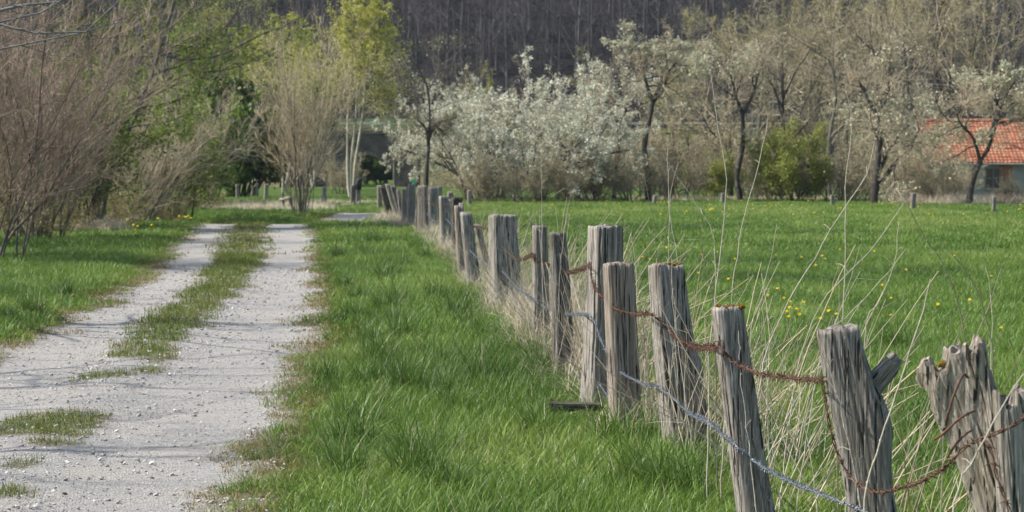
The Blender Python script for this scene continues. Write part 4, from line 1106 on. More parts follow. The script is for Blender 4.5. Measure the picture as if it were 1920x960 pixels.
fence_post(764, 350, 6, 766, 424, 7, 327, "thin upright stake just left of the tall squared far post", mat='wood', square=0.5)
fence_post(747, 356, 7, 753, 416, 8, 328, "short leaning stake among the far leaning posts", mat='wood_warm', square=0.5)
fence_post(866, 381, 9, 869, 492, 11, 329, "slim upright stake between the dark block-headed and the pale-faced post", mat='wood', square=0.6)
fence_post(842, 374, 8, 845, 458, 9, 330, "slim stake right of the leaning grey far post", mat='wood_warm', square=0.6)
fence_post(771, 345, 13, 771, 426, 15, 320, "tall squared far post with the green cap behind it", mat='wood', square=0.9)
fence_post(757, 353, 9, 757, 421, 10, 321, "slim rounded far post left of the tall squared one", mat='wood_warm', square=0.4)
fence_post(728, 345, 10, 747, 412, 13, 322, "far post leaning left with pale face", mat='wood_warm', square=0.6)
fence_post(737, 348, 9, 755, 414, 11, 323, "second far leaning post just right of the pale leaning one", mat='wood', square=0.6)
fence_post(717, 350, 11, 733, 408, 12, 324, "farthest dark leaning post of the row", mat='wood_dark', square=0.9)
fence_post(711, 348, 8, 713, 390, 9, 325, "last pale upright post at the far end of the row", mat='wood_warm', square=0.8)

# posts of other far fences
gf = "weathered posts of the far fences"
for (pt, yt, wt, pb, yb, lab) in (
        (445, 346, 6, 446, 374, "leftmost grey post before the dark green bush"), (474, 350, 5, 474, 372, "short grey post, second before the dark green bush"),
        (482, 343, 5, 482, 371, "tall thin post beside the short one before the dark green bush"), (499, 345, 7, 498, 377, "pale post at the right end before the dark green bush"),
        (609, 350, 8, 607, 386, "grey post right of the fan-shaped shrub"), (662, 347, 8, 661, 384, "pale gate post at the birch foot"), (672, 350, 8, 672, 384, "pale gate post carrying the black bag"),
        (397, 341, 5, 397, 374, "thin dark post left of the dark green bush"),
        (880, 357, 7, 881, 386, "grey post under the leftmost white blossom"), (1229, 366, 7, 1226, 384, "small leaning stake near the twisted trunk's foot"),
        (1356, 362, 7, 1355, 382, "pale stake left of the dark-trunked fruit tree"), (1560, 366, 7, 1562, 386, "short post right of the lime green bush"),
        (1714, 362, 8, 1711, 394, "pale leaning post before the house's left end"), (1864, 369, 6, 1862, 398, "pale post before the grey house wall"),
        (62, 378, 9, 63, 436, "dark old post nearest in the left-hand fence"), (76, 384, 3, 76, 450, "very thin pale stake in the left-hand fence"),
        (104, 372, 9, 104, 420, "thick old post second in the left-hand fence"), (139, 362, 10, 140, 416, "tall pale old post at the shrub foot on the left"),
        (49, 388, 8, 48, 425, "short old post half hidden by the left shrub")):
    fence_post(pt, yt, wt, pb, yb, wt * 1.15, 400 + pt, lab, group=gf, mat='wood_warm' if pt % 2 else 'wood', square=0.5)

# ------------------------------------------------------------------ barbed wire
def barbed(name, pts, mat, label, strand=0.0026, spacing=0.030, blen=0.024, seed=1, barb_r=0.0025, coil=0.0042):
    r = np.random.default_rng(seed)
    P = np.array([at(a_, b_, c_ - 0.05 - 0.003 * c_) for a_, b_, c_ in pts])
    L = np.linalg.norm(np.diff(P, axis=0), axis=1).sum()
    n = int(L / 0.02) + 2
    p = poly_resample(P, n)
    e = empty(name, p[0]); tag(e, label, "barbed wire")
    T = np.gradient(p, axis=0); T /= np.linalg.norm(T, axis=1, keepdims=True)
    A = np.cross(T, [0, 0, 1.0]); A /= np.linalg.norm(A, axis=1, keepdims=True) + 1e-9; B = np.cross(T, A)
    ph = np.arange(n) * 0.9
    for k in range(2):
        o_ = coil * (np.cos(ph + k * pi)[:, None] * A + np.sin(ph + k * pi)[:, None] * B)
        obj("strand", mesh("strand", [tubes((p + o_ - p[0])[None], np.full((1, n), strand), 5)], M[mat]), e)
    nb = int(L / spacing)
    idx = np.clip((np.arange(nb) / nb * n + r.random(nb) * 1.5).astype(int), 0, n - 1)
    idx = idx[(p[idx, 1] < 24) | (np.arange(nb) % 3 == 0)]
    idx = np.repeat(idx, 4)
    m = len(idx)
    a = r.random(m) * 2 * pi
    d = np.cos(a)[:, None] * A[idx] + np.sin(a)[:, None] * B[idx] + T[idx] * r.normal(size=(m, 1)) * 0.55
    d /= np.linalg.norm(d, axis=1, keepdims=True)
    c = p[idx] - p[0] + T[idx] * r.normal(size=(m, 1)) * 0.004
    ln = (blen * (0.7 + 0.6 * r.random(m)))[:, None]
    obj("barbs", mesh("barbs", [tubes(np.stack([c - d * 0.003, c + d * ln], 1), np.repeat(np.array([[barb_r, barb_r * .45]]), m, 0), 4)], M[mat]), e)["kind"] = "stuff"
    # wraps round the wire at each barb
    c2 = p[idx[::4]] - p[0]; t2 = T[idx[::4]]
    obj("wraps", mesh("wraps", [tubes(np.stack([c2 - t2 * .0035, c2 + t2 * .0035], 1), np.full((len(c2), 2), coil + strand + .0008), 5)], M[mat]), e)["kind"] = "stuff"
    return e

up_ = [(784, 362, 56.5), (805, 378, 53), (826, 389, 46.8), (840, 382, 45), (855, 401, 43), (888, 424, 31.2), (917, 430, 28), (934, 445, 26.7), (951, 470, 26.6), (972, 487, 25), (1000, 478, 20.7), (1003, 490, 20.6), (1026, 496, 20), (1063, 510, 18.0), (1097, 503, 16), (1106, 498, 15.4), (1113, 534, 15.2), (1150, 576, 14.2), (1190, 588, 13.9), (1216, 588, 13.2), (1228, 594, 13.15), (1257, 622, 13.1), (1292, 648, 12.2), (1333, 652, 10.4), (1350, 652, 10.05), (1380, 681, 10.02), (1430, 702, 9.6), (1485, 708, 9.0), (1540, 714, 8.38)]
barbed("barbed_wire", up_, 'rust', "rusty brown upper barbed wire strand sagging along the posts", seed=11)
rt = [(1540, 708, 8.36), (1546, 740, 8.36), (1556, 800, 8.35), (1574, 858, 8.34), (1602, 902, 8.3), (1642, 922, 8.1), (1692, 914, 7.8), (1740, 896, 7.4), (1780, 868, 7.12), (1812, 836, 7.05), (1852, 818, 7.0), (1895, 800, 6.98), (1940, 770, 6.96)]
barbed("barbed_wire", rt, 'rust', "loose rusty barbed wire hanging between thick post and splintered post", seed=12, spacing=0.045, blen=0.017)
rt2 = [(1848, 826, 7.0), (1862, 855, 6.98), (1868, 890, 6.98), (1885, 935, 6.97), (1898, 975, 6.95)]
barbed("barbed_wire", rt2, 'rust', "short rusty barbed end running down the splintered stump", seed=13, spacing=0.06)
lo = [(800, 400, 55), (815, 415, 50), (835, 410, 46), (860, 440, 40), (882, 470, 31), (905, 490, 29), (940, 507, 26.7), (962, 532, 25), (998, 560, 20.6), (1022, 576, 20), (1060, 588, 18), (1097, 590, 15.6), (1113, 600, 15.25), (1128, 640, 14.9), (1158, 692, 14.3), (1210, 721, 13.6), (1240, 727, 13.1), (1290, 772, 12.6), (1330, 792, 11.2), (1368, 826, 10.05), (1420, 868, 9.9), (1480, 902, 9.2), (1545, 928, 8.5), (1625, 962, 8.2), (1700, 1010, 7.9)]
barbed("barbed_wire", lo, 'galv', "grey galvanised lower barbed wire strand", seed=14, blen=0.017)
bo_ = [(955, 540, 25), (985, 612, 22), (1012, 656, 20.5), (1050, 688, 18.1), (1088, 702, 16.5), (1125, 722, 15.4), (1170, 790, 14.2), (1230, 830, 13.3)]
barbed("barbed_wire", bo_, 'galv', "thin lowest grey wire near the post feet", seed=15, strand=0.0018, spacing=0.11, blen=0.012)

# loop of stiff rusty wire and staples on the splintered slab
wl = empty("wire_loop", at(1790, 760, 7.1)); tag(wl, "bent rusty wire stapled across the splintered leaning post", "wire")
ol = np.array(wl.location)
for q in ([(1815, 708, 7.10), (1806, 702, 7.02), (1796, 722, 7.0), (1786, 748, 7.0), (1777, 778, 7.01), (1773, 797, 7.06)],
          [(1828, 770, 7.06), (1812, 777, 7.0), (1795, 788, 6.99), (1776, 806, 6.99), (1762, 818, 7.0), (1752, 824, 7.06)],
          [(1822, 806, 7.05), (1806, 818, 7.0), (1790, 836, 7.0), (1776, 858, 7.06)]):
    obj("rod", mesh("rod", [one_tube([at(*k) - ol for k in q], [.0042] * 5, 24, 8)], M['rust']), wl)
# a few staples and nails holding wire to posts
sm = mesh("staple", [one_tube([(-.012, .02, 0), (-.012, -.012, 0), (.012, -.012, .004), (.012, .02, .004)], [.0028] * 4, 14, 6)], M['rust'])
for (o_, px, py, Y) in ((p2, 1543, 716, 8.34), (p3, 1347, 640, 10.04), (p4, 1226, 592, 13.1)):
    s_ = obj("staple", sm, o_); s_.location = at(px, py, Y) - np.array(o_.location)

# ------------------------------------------------------------------ odds and ends
# plank lying in the grass by the overlapping pair
pk = post_mesh("plank", 0.36, 0.05, 0.05, 0.8, 501, S=40, K=24, square=0.95, rough=0.006, cracks=3, mat='wood_dark', below=0.0)
o = obj("plank", pk); q = at(1030, 776, ground_Y(790)); o.location = (q[0], q[1], 0.085); o.rotation_euler = (0, radians(89), 0)
tag(o, "dark plank lying in the grass at the taller squared post's foot", "plank")
# tilted board nailed to a stake at the end of the track
Yo = ground_Y(394)
sg = empty("notice_board", at(545, 394, Yo)); tag(sg, "pale blank board nailed slantwise to a stake", "board"); so = np.array(sg.location)
stake = post_mesh("stake", 0.62, 0.09, 0.1, 0.8, 502, (-0.05, 0), S=20, K=10, square=0.6, mat='wood')
obj("stake", stake, sg)
stake2 = obj("stake", stake, sg, (-0.28, 0.1, 0.1))
bd = post_mesh("board", 0.52, 0.13, 0.13, 0.22, 503, S=24, K=10, square=0.95, rough=0.003, cracks=1, mat='wood_warm', below=0.0, rot=-0.8)
b_ = obj("board", bd, sg, (-0.42, -0.09, 0.42)); b_.rotation_euler = (0, radians(76), 0)
# black bag hung over a gate post
r_ = np.random.default_rng(6)
Yg = ground_Y(384)
m, nt, out = new_mat("black_plastic"); n1 = noise(nt, coords(nt), 14, 4); principled(nt, out, ramp(nt, [(0.3, (0.008, 0.008, 0.009)), (0.7, (0.018, 0.018, 0.02))], n1), 0.5, 0.4, n1, 0.6, 0.02); M['black'] = m
zz = np.linspace(0, 1, 16); th = np.linspace(0, 2 * pi, 24, endpoint=False)
top = at(673, 333, Yg - .1); botz = at(673, 357, Yg)[2]
prof = np.interp(zz, [0, .1, .45, .8, .93, 1], [.10, .125, .15, .135, .09, .02])
ctr = np.interp(zz, [0, .5, .8, 1], [0.0, 0.0, 0.03, .10])
V = np.stack([np.stack([ctr[k] + prof[k] * np.cos(th) * (1 + .12 * np.sin(5 * th + k) + .05 * r_.normal(size=24)), prof[k] * np.sin(th) * (1 + .12 * np.cos(4 * th + k * .7)), np.full(24, botz + (top[2] - botz) * zz[k])], 1) for k in range(16)])
i = np.arange(15)[:, None] * 24; s_ = np.arange(24)[None]; s2_ = (np.arange(24)[None] + 1) % 24
f = np.stack([i + s_, i + s2_, i + 24 + s2_, i + 24 + s_], -1).reshape(-1, 4)
bag = obj("plastic_bag", mesh("plastic_bag", [(V.reshape(-1, 3), f)], M['black'])); bag.location = (at(672, 357, Yg)[0], Yg, 0)
tag(bag, "black plastic bag pulled over a pale gate post", "bag")
# small green insulator cap in the far fence
m, nt, out = new_mat("green_plastic"); n1 = noise(nt, coords(nt), 20, 2); principled(nt, out, ramp(nt, [(0.3, (0.02, 0.35, 0.12)), (0.7, (0.03, 0.48, 0.18))], n1), 0.4, 0.4); M['greenp'] = m
Yc = 64.5
b0 = at(776, 420, Yc)
ge = empty("fence_rod", (b0[0], Yc, 0)); tag(ge, "thin rod with bright green plastic cap behind the tall squared post", "fence rod")
zt_ = at(776, 336, Yc)[2]
obj("rod", mesh("rod", [one_tube([(0, 0, -.1), (0, 0, zt_ - .14)], [.008, .008], 4, 6)], M['galv']), ge)
obj("cap", mesh("cap", [one_tube([(0, 0, zt_ - .17), (0, 0, zt_ - .10), (0, 0, zt_ - .03), (.01, 0, zt_), (.01, 0, zt_ + .005)], [.045, .05, .035, .05, .01], 12, 12)], M['greenp']), ge)

# ------------------------------------------------------------------ grass
def frustum_points(Y0, Y1, sp, r, margin=1.08, extra=1.2):
    out_ = []
    y = Y0
    while y < Y1:
        hw = 960 / F * y * margin + extra
        n = int(2 * hw / sp) + 1
        x = -hw + (np.arange(n) + r.random(n)) * sp
        out_.append(np.stack([x, y + (r.random(n) - .5) * sp * 1.4], 1)); y += sp
    return np.concatenate(out_)

def fence_dist(X, Y):
    return X - np.interp(Y, FENCE_Y, FENCE_X)

LODS = [(8.0, 21.0, 0.098, 0), (21.0, 44.0, 0.19, 1), (44.0, 118.0, 0.55, 2)]
g_near = [mesh("blades", [blades(44, 0.22, 0.05, 0.20, 0.0056, 1.0, 600 + i, 0.45)], M['grass'], False) for i in range(6)]
g_mid = [mesh("blades", [blades(75, 0.36, 0.05, 0.18, 0.0085, 1.0, 620 + i, 0.45)], M['grass'], False) for i in range(5)]
g_far = [mesh("blades", [blades(150, 0.85, 0.05, 0.16, 0.016, 0.9, 640 + i, segs=2)], M['grass'], False) for i in range(4)]
s_near = [mesh("short_blades", [blades(45, 0.16, 0.015, 0.055, 0.0034, 1.1, 660 + i, 0.7)], M['short'], False) for i in range(5)]
s_mid = [mesh("short_blades", [blades(70, 0.34, 0.02, 0.07, 0.007, 1.1, 680 + i, 0.7)], M['short'], False) for i in range(4)]
s_far = [mesh("short_blades", [blades(110, 0.7, 0.02, 0.08, 0.016, 1.1, 690 + i, 0.7, 2)], M['short'], False) for i in range(3)]
lush = {"verge_grass": [], "meadow_grass": [], "left_verge_grass": []}
shorts = []
r_ = np.random.default_rng(77)
for (Y0, Y1, sp, lod) in LODS:
    q = frustum_points(Y0, Y1, sp, r_)
    X, Y = q[:, 0], q[:, 1]
    td = track_dist(X, Y); fd = fence_dist(X, Y); l, rr = track_edges(Y)
    st = strip_mask(X, Y)
    n = len(X)
    inside = td > 0.02
    edge = smooth(-0.75, -0.1, td + (fbm(X * .9, Y * .7, 91) - .5) * 0.5)      # 1 near the gravel
    keep_l = (~inside) & (r_.random(n) > edge * 0.93)
    keep_s = ((~inside) & (edge > 0.25) & (r_.random(n) < 0.9)) | (inside & (r_.random(n) < st * 0.95)) | (inside & (td < 0.16) & (r_.random(n) < 0.3))
    tint = np.clip(-0.1 + 1.2 * fbm(X * 0.7, Y * 0.45, 95) + 0.14 * r_.normal(size=n), 0, 1)
    hs = 0.5 + 1.1 * fbm(X * 1.1 + 5, Y * 0.8, 97)
    tint = np.where(fd > 0, np.clip(tint + .10 + 1.0 * (fbm(X * .16, Y * .09, 88) - .5), 0, 1), tint)
    hs = np.where(fd > 0, hs * 0.85, hs) * (1 - 0.35 * edge)
    z = H(X, Y)
    for nm, sel in (("verge_grass", keep_l & (X > rr - 1) & (fd <= 0)), ("meadow_grass", keep_l & (fd > 0)), ("left_verge_grass", keep_l & (X < rr - 1))):
        if sel.sum():
            k = int(sel.sum())
            lush[nm].append((np.stack([X, Y, z], 1)[sel], lod, hs[sel], tint[sel], k))
    shorts.append((np.stack([X, Y, z + 0.006], 1)[keep_s], lod, ((0.7 + 0.6 * r_.random(n)) * (1 + 0.7 * st))[keep_s], np.clip(0.12 + 0.5 * (1 - st) * (td > -0.2) + 0.35 * fbm(X * 1.3, Y * 1.0, 99) + .15 * r_.normal(size=n), 0, 1)[keep_s], int(keep_s.sum())))

def emit(name, sets, protos, label, cat):
    offs = np.cumsum([0] + [len(p) for p in protos])
    allp = [m_ for p in protos for m_ in p]
    P = np.concatenate([s[0] for s in sets]); n = len(P)
    idx = np.concatenate([offs[s[1]] + r_.integers(0, len(protos[s[1]]), s[4]) for s in sets])
    hs = np.concatenate([s[2] for s in sets]); ti = np.concatenate([s[3] for s in sets])
    rot = np.stack([r_.normal(size=n) * .08, r_.normal(size=n) * .08, r_.random(n) * 2 * pi], 1)
    w = 0.9 + 0.25 * r_.random(n)
    return scatter(name, P, rot, np.stack([w, w, hs], 1), ti, idx, allp, label, cat)
emit("verge_grass", lush["verge_grass"], [g_near, g_mid, g_far], "lush green grass between the gravel track and the fence", "grass")
emit("meadow_grass", lush["meadow_grass"], [g_near, g_mid, g_far], "green meadow grass right of the fence", "grass")
emit("left_verge_grass", lush["left_verge_grass"], [g_near, g_mid, g_far], "green grass left of the gravel track", "grass")
emit("trodden_grass", shorts, [s_near, s_mid, s_far], "short brownish grass along the track edges and its middle strip", "grass")

# coarse darker tussocks
tus = [mesh("tussock_blades", [blades(190, 0.20, 0.18, 0.42, 0.0062, 1.0, 700 + i, 0.45, 4)], M['grass'], False) for i in range(3)]
TP = []
for (px, py) in ((660, 790), (735, 735), (640, 870), (790, 905), (600, 770), (745, 715), (560, 850), (830, 930), (700, 690), (1250, 930), (1215, 905), (1290, 940), (1180, 925), (650, 900), (690, 640), (905, 640), (1320, 900), (560, 790), (700, 800), (780, 880), (765, 740), (1690, 660), (1740, 820), (15, 600), (60, 590), (30, 560), (120, 560)):
    Yq = ground_Y(py); TP.append(((px - 960) / F * Yq, Yq))
TP = np.array(TP); Xr = -1.2 + r_.random(60) * 2.2; Yr = 12 + r_.random(60) ** 1.3 * 40
TP = np.vstack([TP, np.stack([Xr - (Yr - 12) * 0.07, Yr], 1)])
TP = TP[track_dist(TP[:, 0], TP[:, 1]) < -0.25]
n = len(TP)
scatter("tussock_grass", np.column_stack([TP, H(TP[:, 0], TP[:, 1])]), np.stack([np.zeros(n), np.zeros(n), r_.random(n) * 6.28], 1), np.repeat((0.7 + 0.5 * r_.random(n))[:, None], 3, 1), r_.random(n) * 0.18, r_.integers(0, 3, n), tus, "coarse dark green grass tussocks in the verge", "grass")

# pale dry grass along the fence and far edges
dry = [mesh("straw_blades", [blades(36, 0.26, 0.14, 0.60, 0.0046, 1.2, 720 + i, 0.55, 5)], M['straw'], False) for i in range(5)]
dryf = [mesh("straw_blades", [blades(90, 0.8, 0.15, 0.55, 0.013, 1.0, 730 + i, 0.45, 3)], M['straw'], False) for i in range(3)]
yy = np.concatenate([7.5 + 7 * r_.random(3), 14 + 7 * r_.random(50), 20 + 10 * r_.random(110), 28 + 40 * r_.random(200)])
xx = np.interp(yy, FENCE_Y, FENCE_X) + r_.normal(size=len(yy)) * (0.14 + 0.03 * smooth(10, 20, yy)) + 0.06
i1 = r_.integers(0, 5, len(yy)); s1 = 0.55 + 0.6 * r_.random(len(yy)); s1 = s1 * np.where(yy < 13, 0.8, 1.0)
# far straw: foot of the left fence, end of the track, foot of the orchard and the house bank
fx_ = []; fy_ = []; fs_ = []
for (pa, pb, ya, yb, n, sc) in ((385, 620, 85, 98, 170, .8), (590, 720, 94, 104, 40, .6), (740, 790, 62, 74, 30, .8), (700, 760, 66, 76, 25, .8), (-40, 250, 58, 74, 90, 0.9), (1700, 1960, 98, 104, 120, 1.3), (1100, 1700, 108, 116, 90, .8)):
    Yv = ya + (yb - ya) * r_.random(n); px_ = pa + (pb - pa) * r_.random(n)
    fx_.append((px_ - 960) / F * Yv); fy_.append(Yv); fs_.append(sc * (0.6 + 0.6 * r_.random(n)))
fx_ = np.concatenate(fx_); fy_ = np.concatenate(fy_); fs_ = np.concatenate(fs_)
k = track_dist(fx_, fy_) < -0.2; fx_, fy_, fs_ = fx_[k], fy_[k], fs_[k]
X = np.r_[xx, fx_]; Y = np.r_[yy, fy_]; S_ = np.r_[s1, fs_]; n = len(X)
scatter("dry_grass", np.column_stack([X, Y, H(X, Y)]), np.stack([r_.normal(size=n) * .12, r_.normal(size=n) * .12, r_.random(n) * 6.28], 1), np.repeat(S_[:, None], 3, 1), np.clip(r_.random(n), 0, 1), np.r_[i1, 5 + r_.integers(0, 3, len(fx_))], dry + dryf, "pale dry grass around the post feet and along the far fences", "dry grass")

# loose gravel stones
def pebble(seed):
    r = np.random.default_rng(seed)
    v = np.array([(1, 0, 0), (0, 1, 0), (-1, 0, 0), (0, -1, 0), (.6, .6, .5), (-.6, .6, .55), (-.6, -.6, .5), (.6, -.6, .45), (0, 0, .75), (0, 0, -.5)], float) * (0.75 + 0.5 * r.random((10, 1)))
    v *= [1, 0.8, 0.65]
    f = np.array([(0, 1, 4), (1, 2, 5), (2, 3, 6), (3, 0, 7), (4, 1, 5), (5, 2, 6), (6, 3, 7), (7, 0, 4), (4, 5, 8), (5, 6, 8), (6, 7, 8), (7, 4, 8), (1, 0, 9), (2, 1, 9), (3, 2, 9), (0, 3, 9)])
    return mesh("pebble", [(v, f)], M['stone'], False)
peb = [pebble(800 + i) for i in range(6)]
n = 110000
Y = 8.5 + 30 * r_.random(n) ** 1.7; X = np.interp(Y, KY, KL) - .2 + (np.interp(Y, KY, KR) - np.interp(Y, KY, KL) + .4) * r_.random(n)
c = (np.interp(Y, CY, CL) + np.interp(Y, CY, CR)) / 2
mid = np.exp(-((X - c) / 0.55) ** 2)
dn = 0.25 + 0.75 * mid + 0.5 * smooth(0.35, 0.0, track_dist(X, Y))
k = (r_.random(n) < dn * (0.5 + 0.5 * noise2(X * 2, Y * 1.2, 61))) & (track_dist(X, Y) > -0.15) & (X > -0.26 * Y - .5)
X, Y = X[k], Y[k]; n = len(X)
sz = 0.003 + 0.005 * r_.random(n) ** 2 + 0.015 * (r_.random(n) ** 22)
sz *= 1 + 0.02 * (Y - 10)
scatter("gravel_stones", np.column_stack([X, Y, H(X, Y) + sz * .25]), r_.random((n, 3)) * [0.6, 0.6, 6.28], np.repeat(sz[:, None], 3, 1), np.clip(0.52 + .22 * r_.normal(size=n), 0, 1), r_.integers(0, 6, n), peb, "loose pale gravel stones on the track", "gravel")

# ------------------------------------------------------------------ tall dry stalks by the fence
def stalk(pts, r0, label, mat='stalk', nodes=True, seed=0):
    P = np.array([at(*q) for q in pts]); b = P[0].copy()
    n = 26
    p = poly_resample(P - b, n)
    r = np.random.default_rng(seed)
    p[1:-1] += r.normal(size=(n - 2, 3)) * 0.0022
    rad = np.linspace(r0, r0 * 0.4, n)
    o = empty("dry_stalk", b); tag(o, label, "stalk", "tall dry stalks along the fence")
    obj("stem", mesh("stem", [tubes(p[None], rad[None], 6)], M[mat]), o)
    nd = p[2:-1:3]
    ch = [tubes(np.stack([nd - [0, 0, .005], nd, nd + [0, 0, .005]], 1), np.stack([rad[2:-1:3], rad[2:-1:3] * 1.7, rad[2:-1:3]], 1), 6)]
    # short dry side shoots
    m_ = 5
    idx = r.integers(n // 3, n - 2, m_)
    d = r.normal(size=(m_, 3)); d[:, 2] = np.abs(d[:, 2]) + .6; d /= np.linalg.norm(d, axis=1, keepdims=True)
    ln = (0.02 + 0.05 * r.random(m_))[:, None]
    ch.append(tubes(np.stack([p[idx], p[idx] + d * ln * .6, p[idx] + d * ln + [0, 0, -.008]], 1), np.full((m_, 3), r0 * .35), 4))
    obj("nodes", mesh("nodes", ch, M[mat]), o)["kind"] = "stuff"
    return o
def gl(px, py, Y):          # foot on the ground below
    X = (px - 960) / F * Y
    return (px, 312 + CAMZ / Y * F, Y)
def st_(pts, Y, foot_px, r0, label, mat='stalk', seed=0):
    """pts listed from the top down in photograph pixels"""
    line = [gl(foot_px, 0, Y)] + [(a, b, Y) for a, b in pts[::-1]]
    stalk(line, r0, label, mat, True, seed)
st_([(1333, 140), (1347, 240), (1357, 294), (1362, 344), (1357, 415), (1349, 490), (1340, 557), (1332, 650)], 10.9, 1325, .0042, "tallest pale stalk rising behind the slim mossy post", seed=1)
st_([(1440, 215), (1438, 240), (1422, 311), (1405, 369), (1392, 427), (1380, 498), (1372, 565)], 11.0, 1350, .0036, "pale stalk curving right above the slim mossy post", seed=2)
st_([(1586, 170), (1597, 215), (1590, 307), (1586, 382), (1585, 490), (1583, 602)], 9.2, 1585, .0036, "straight tall stalk behind the thick post with branch stub", seed=3)
st_([(1640, 265), (1628, 323), (1592, 377), (1555, 432), (1526, 486), (1488, 548), (1447, 632), (1425, 720)], 10.6, 1400, .0042, "long stalk arching right from the slim mossy post", seed=4)
st_([(1694, 382), (1642, 457), (1588, 515), (1542, 565), (1513, 636), (1490, 720)], 10.3, 1455, .0034, "long stalk leaning right with its tip above the thick post", seed=5)
st_([(1253, 252), (1252, 323), (1255, 390), (1259, 427), (1270, 486), (1282, 600)], 13.9, 1290, .0042, "upright stalk above the knotted mossy post, tallest there", seed=6)
st_([(1272, 305), (1259, 352), (1255, 415), (1254, 490), (1255, 600)], 14.0, 1255, .0036, "stalk with curled tip above the knotted mossy post", seed=7)
st_([(1203, 302), (1215, 365), (1224, 415), (1233, 490), (1240, 600)], 14.1, 1245, .0034, "thin dark stalk left above the knotted mossy post", 'stalk_dark', seed=8)
st_([(1242, 290), (1301, 377), (1332, 423), (1340, 465), (1342, 532), (1342, 620)], 11.6, 1345, .0034, "stalk bent left over the gap between the two mossy posts", seed=9)
st_([(1297, 382), (1309, 415), (1322, 490), (1336, 561), (1340, 615), (1342, 700)], 11.2, 1345, .0036, "dark stalk rising left of the slim mossy post", 'stalk_dark', seed=10)
st_([(1457, 421), (1442, 498), (1413, 594), (1405, 680)], 10.9, 1400, .0030, "short straight stalk right of the slim mossy post", seed=11)
st_([(1686, 415), (1676, 498), (1638, 586), (1622, 625)], 9.4, 1590, .0030, "thin stalk curving up behind the branch stub post", seed=12)
st_([(1700, 465), (1651, 527), (1580, 602), (1540, 660)], 9.9, 1480, .0030, "stalk slanting right across the meadow behind the thick post", seed=13)
st_([(1705, 392), (1735, 445), (1772, 500), (1795, 560), (1808, 632), (1812, 700)], 8.0, 1815, .0036, "dark stalk arching left above the splintered leaning post", 'stalk_dark', seed=14)
st_([(1745, 524), (1730, 580), (1706, 660), (1672, 760), (1640, 860), (1622, 930)], 7.9, 1600, .0045, "thick pale stalk crossing before the branch stub post", seed=15)
st_([(1770, 460), (1815, 515), (1850, 600), (1862, 700)], 8.1, 1868, .0034, "dark stalk leaning left above the right-edge stump", 'stalk_dark', seed=16)
st_([(1848, 500), (1858, 560), (1860, 640), (1856, 730)], 8.2, 1850, .0028, "thin pale stalk upright above the right-edge stump", seed=17)
st_([(1540, 620), (1550, 670), (1572, 750), (1590, 830), (1606, 900)], 8.2, 1640, .0036, "stalk lying up the front of the thick branch stub post", seed=18)
st_([(1015, 300), (1016, 420), (1017, 520), (1020, 620)], 19.3, 1022, .0045, "straight thin stalk beside the left narrow post", seed=19)
st_([(1030, 372), (1068, 352), (1060, 420), (1050, 520)], 17.8, 1040, .0036, "kinked straw tip above the thin pair of posts", seed=20)
st_([(1222, 540), (1230, 620), (1240, 720), (1246, 800)], 12.95, 1250, .0040, "pale stalk in front of the knotted mossy post", seed=21)
st_([(1258, 480), (1262, 560), (1268, 680), (1276, 780)], 12.95, 1282, .0036, "pale stalk up the right front of the knotted mossy post", seed=22)
st_([(1385, 620), (1388, 700), (1400, 800), (1412, 900)], 9.95, 1425, .0034, "pale stalk lying up the front of the slim mossy post", seed=23)
st_([(1920, 700), (1880, 760), (1835, 850), (1790, 940)], 6.85, 1740, .0042, "tan stalk slanting in front of the right-edge stump", seed=24)
st_([(1430, 560), (1455, 640), (1490, 760), (1520, 850)], 9.5, 1540, .0028, "slanting stalk crossing low between slim and thick posts", seed=25)
# the uncountable thinner ones between the posts
thin = []
for i in range(7):
    r = np.random.default_rng(900 + i)
    P0 = np.zeros((9, 8, 3)); P0[:, 0, :2] = r.normal(size=(9, 2)) * 0.07
    az = r.random(9) * 6.28; le = np.abs(r.normal(0, .42, 9)) + .04
    d = np.stack([np.cos(az) * np.sin(le), np.sin(az) * np.sin(le), np.cos(le)], 1); ln = 0.45 + 0.75 * r.random(9)
    for k in range(1, 8):
        d = d + r.normal(size=(9, 3)) * .05; d[:, 2] -= 0.02 * k * r.random(9); d /= np.linalg.norm(d, axis=1, keepdims=True)
        P0[:, k] = P0[:, k - 1] + d * (ln / 7)[:, None]
    R0 = (0.0023 + 0.0020 * r.random(9))[:, None] * np.linspace(1, .4, 8)[None]
    P1, R1 = spawn(P0, R0, 2, .4, 1, 35, 10, .25, 4, .1, .2, .6, r, .5, .001)
    thin.append(mesh("straw_stalks", [tubes(P0, R0, 4), tubes(P1, R1, 3)], M['straw']))
yy = np.concatenate([8.3 + 5 * r_.random(14), 12 + 5 * r_.random(26), 16 + 8 * r_.random(45), 22 + 18 * r_.random(40)])
xx = np.interp(yy, FENCE_Y, FENCE_X) + 0.16 + np.abs(r_.normal(size=len(yy))) * 0.22 * (yy < 13) + r_.normal(size=len(yy)) * 0.1
n = len(yy)
scatter("dry_weeds", np.column_stack([xx, yy, H(xx, yy)]), np.stack([r_.normal(size=n) * .12, np.where(yy < 14, .42, .15) + r_.normal(size=n) * .28, r_.normal(size=n) * .5], 1), np.repeat((0.75 + .5 * r_.random(n))[:, None], 3, 1), r_.random(n), r_.integers(0, 7, n), thin, "tangle of thin dry weed stalks between the fence posts", "dry weeds")

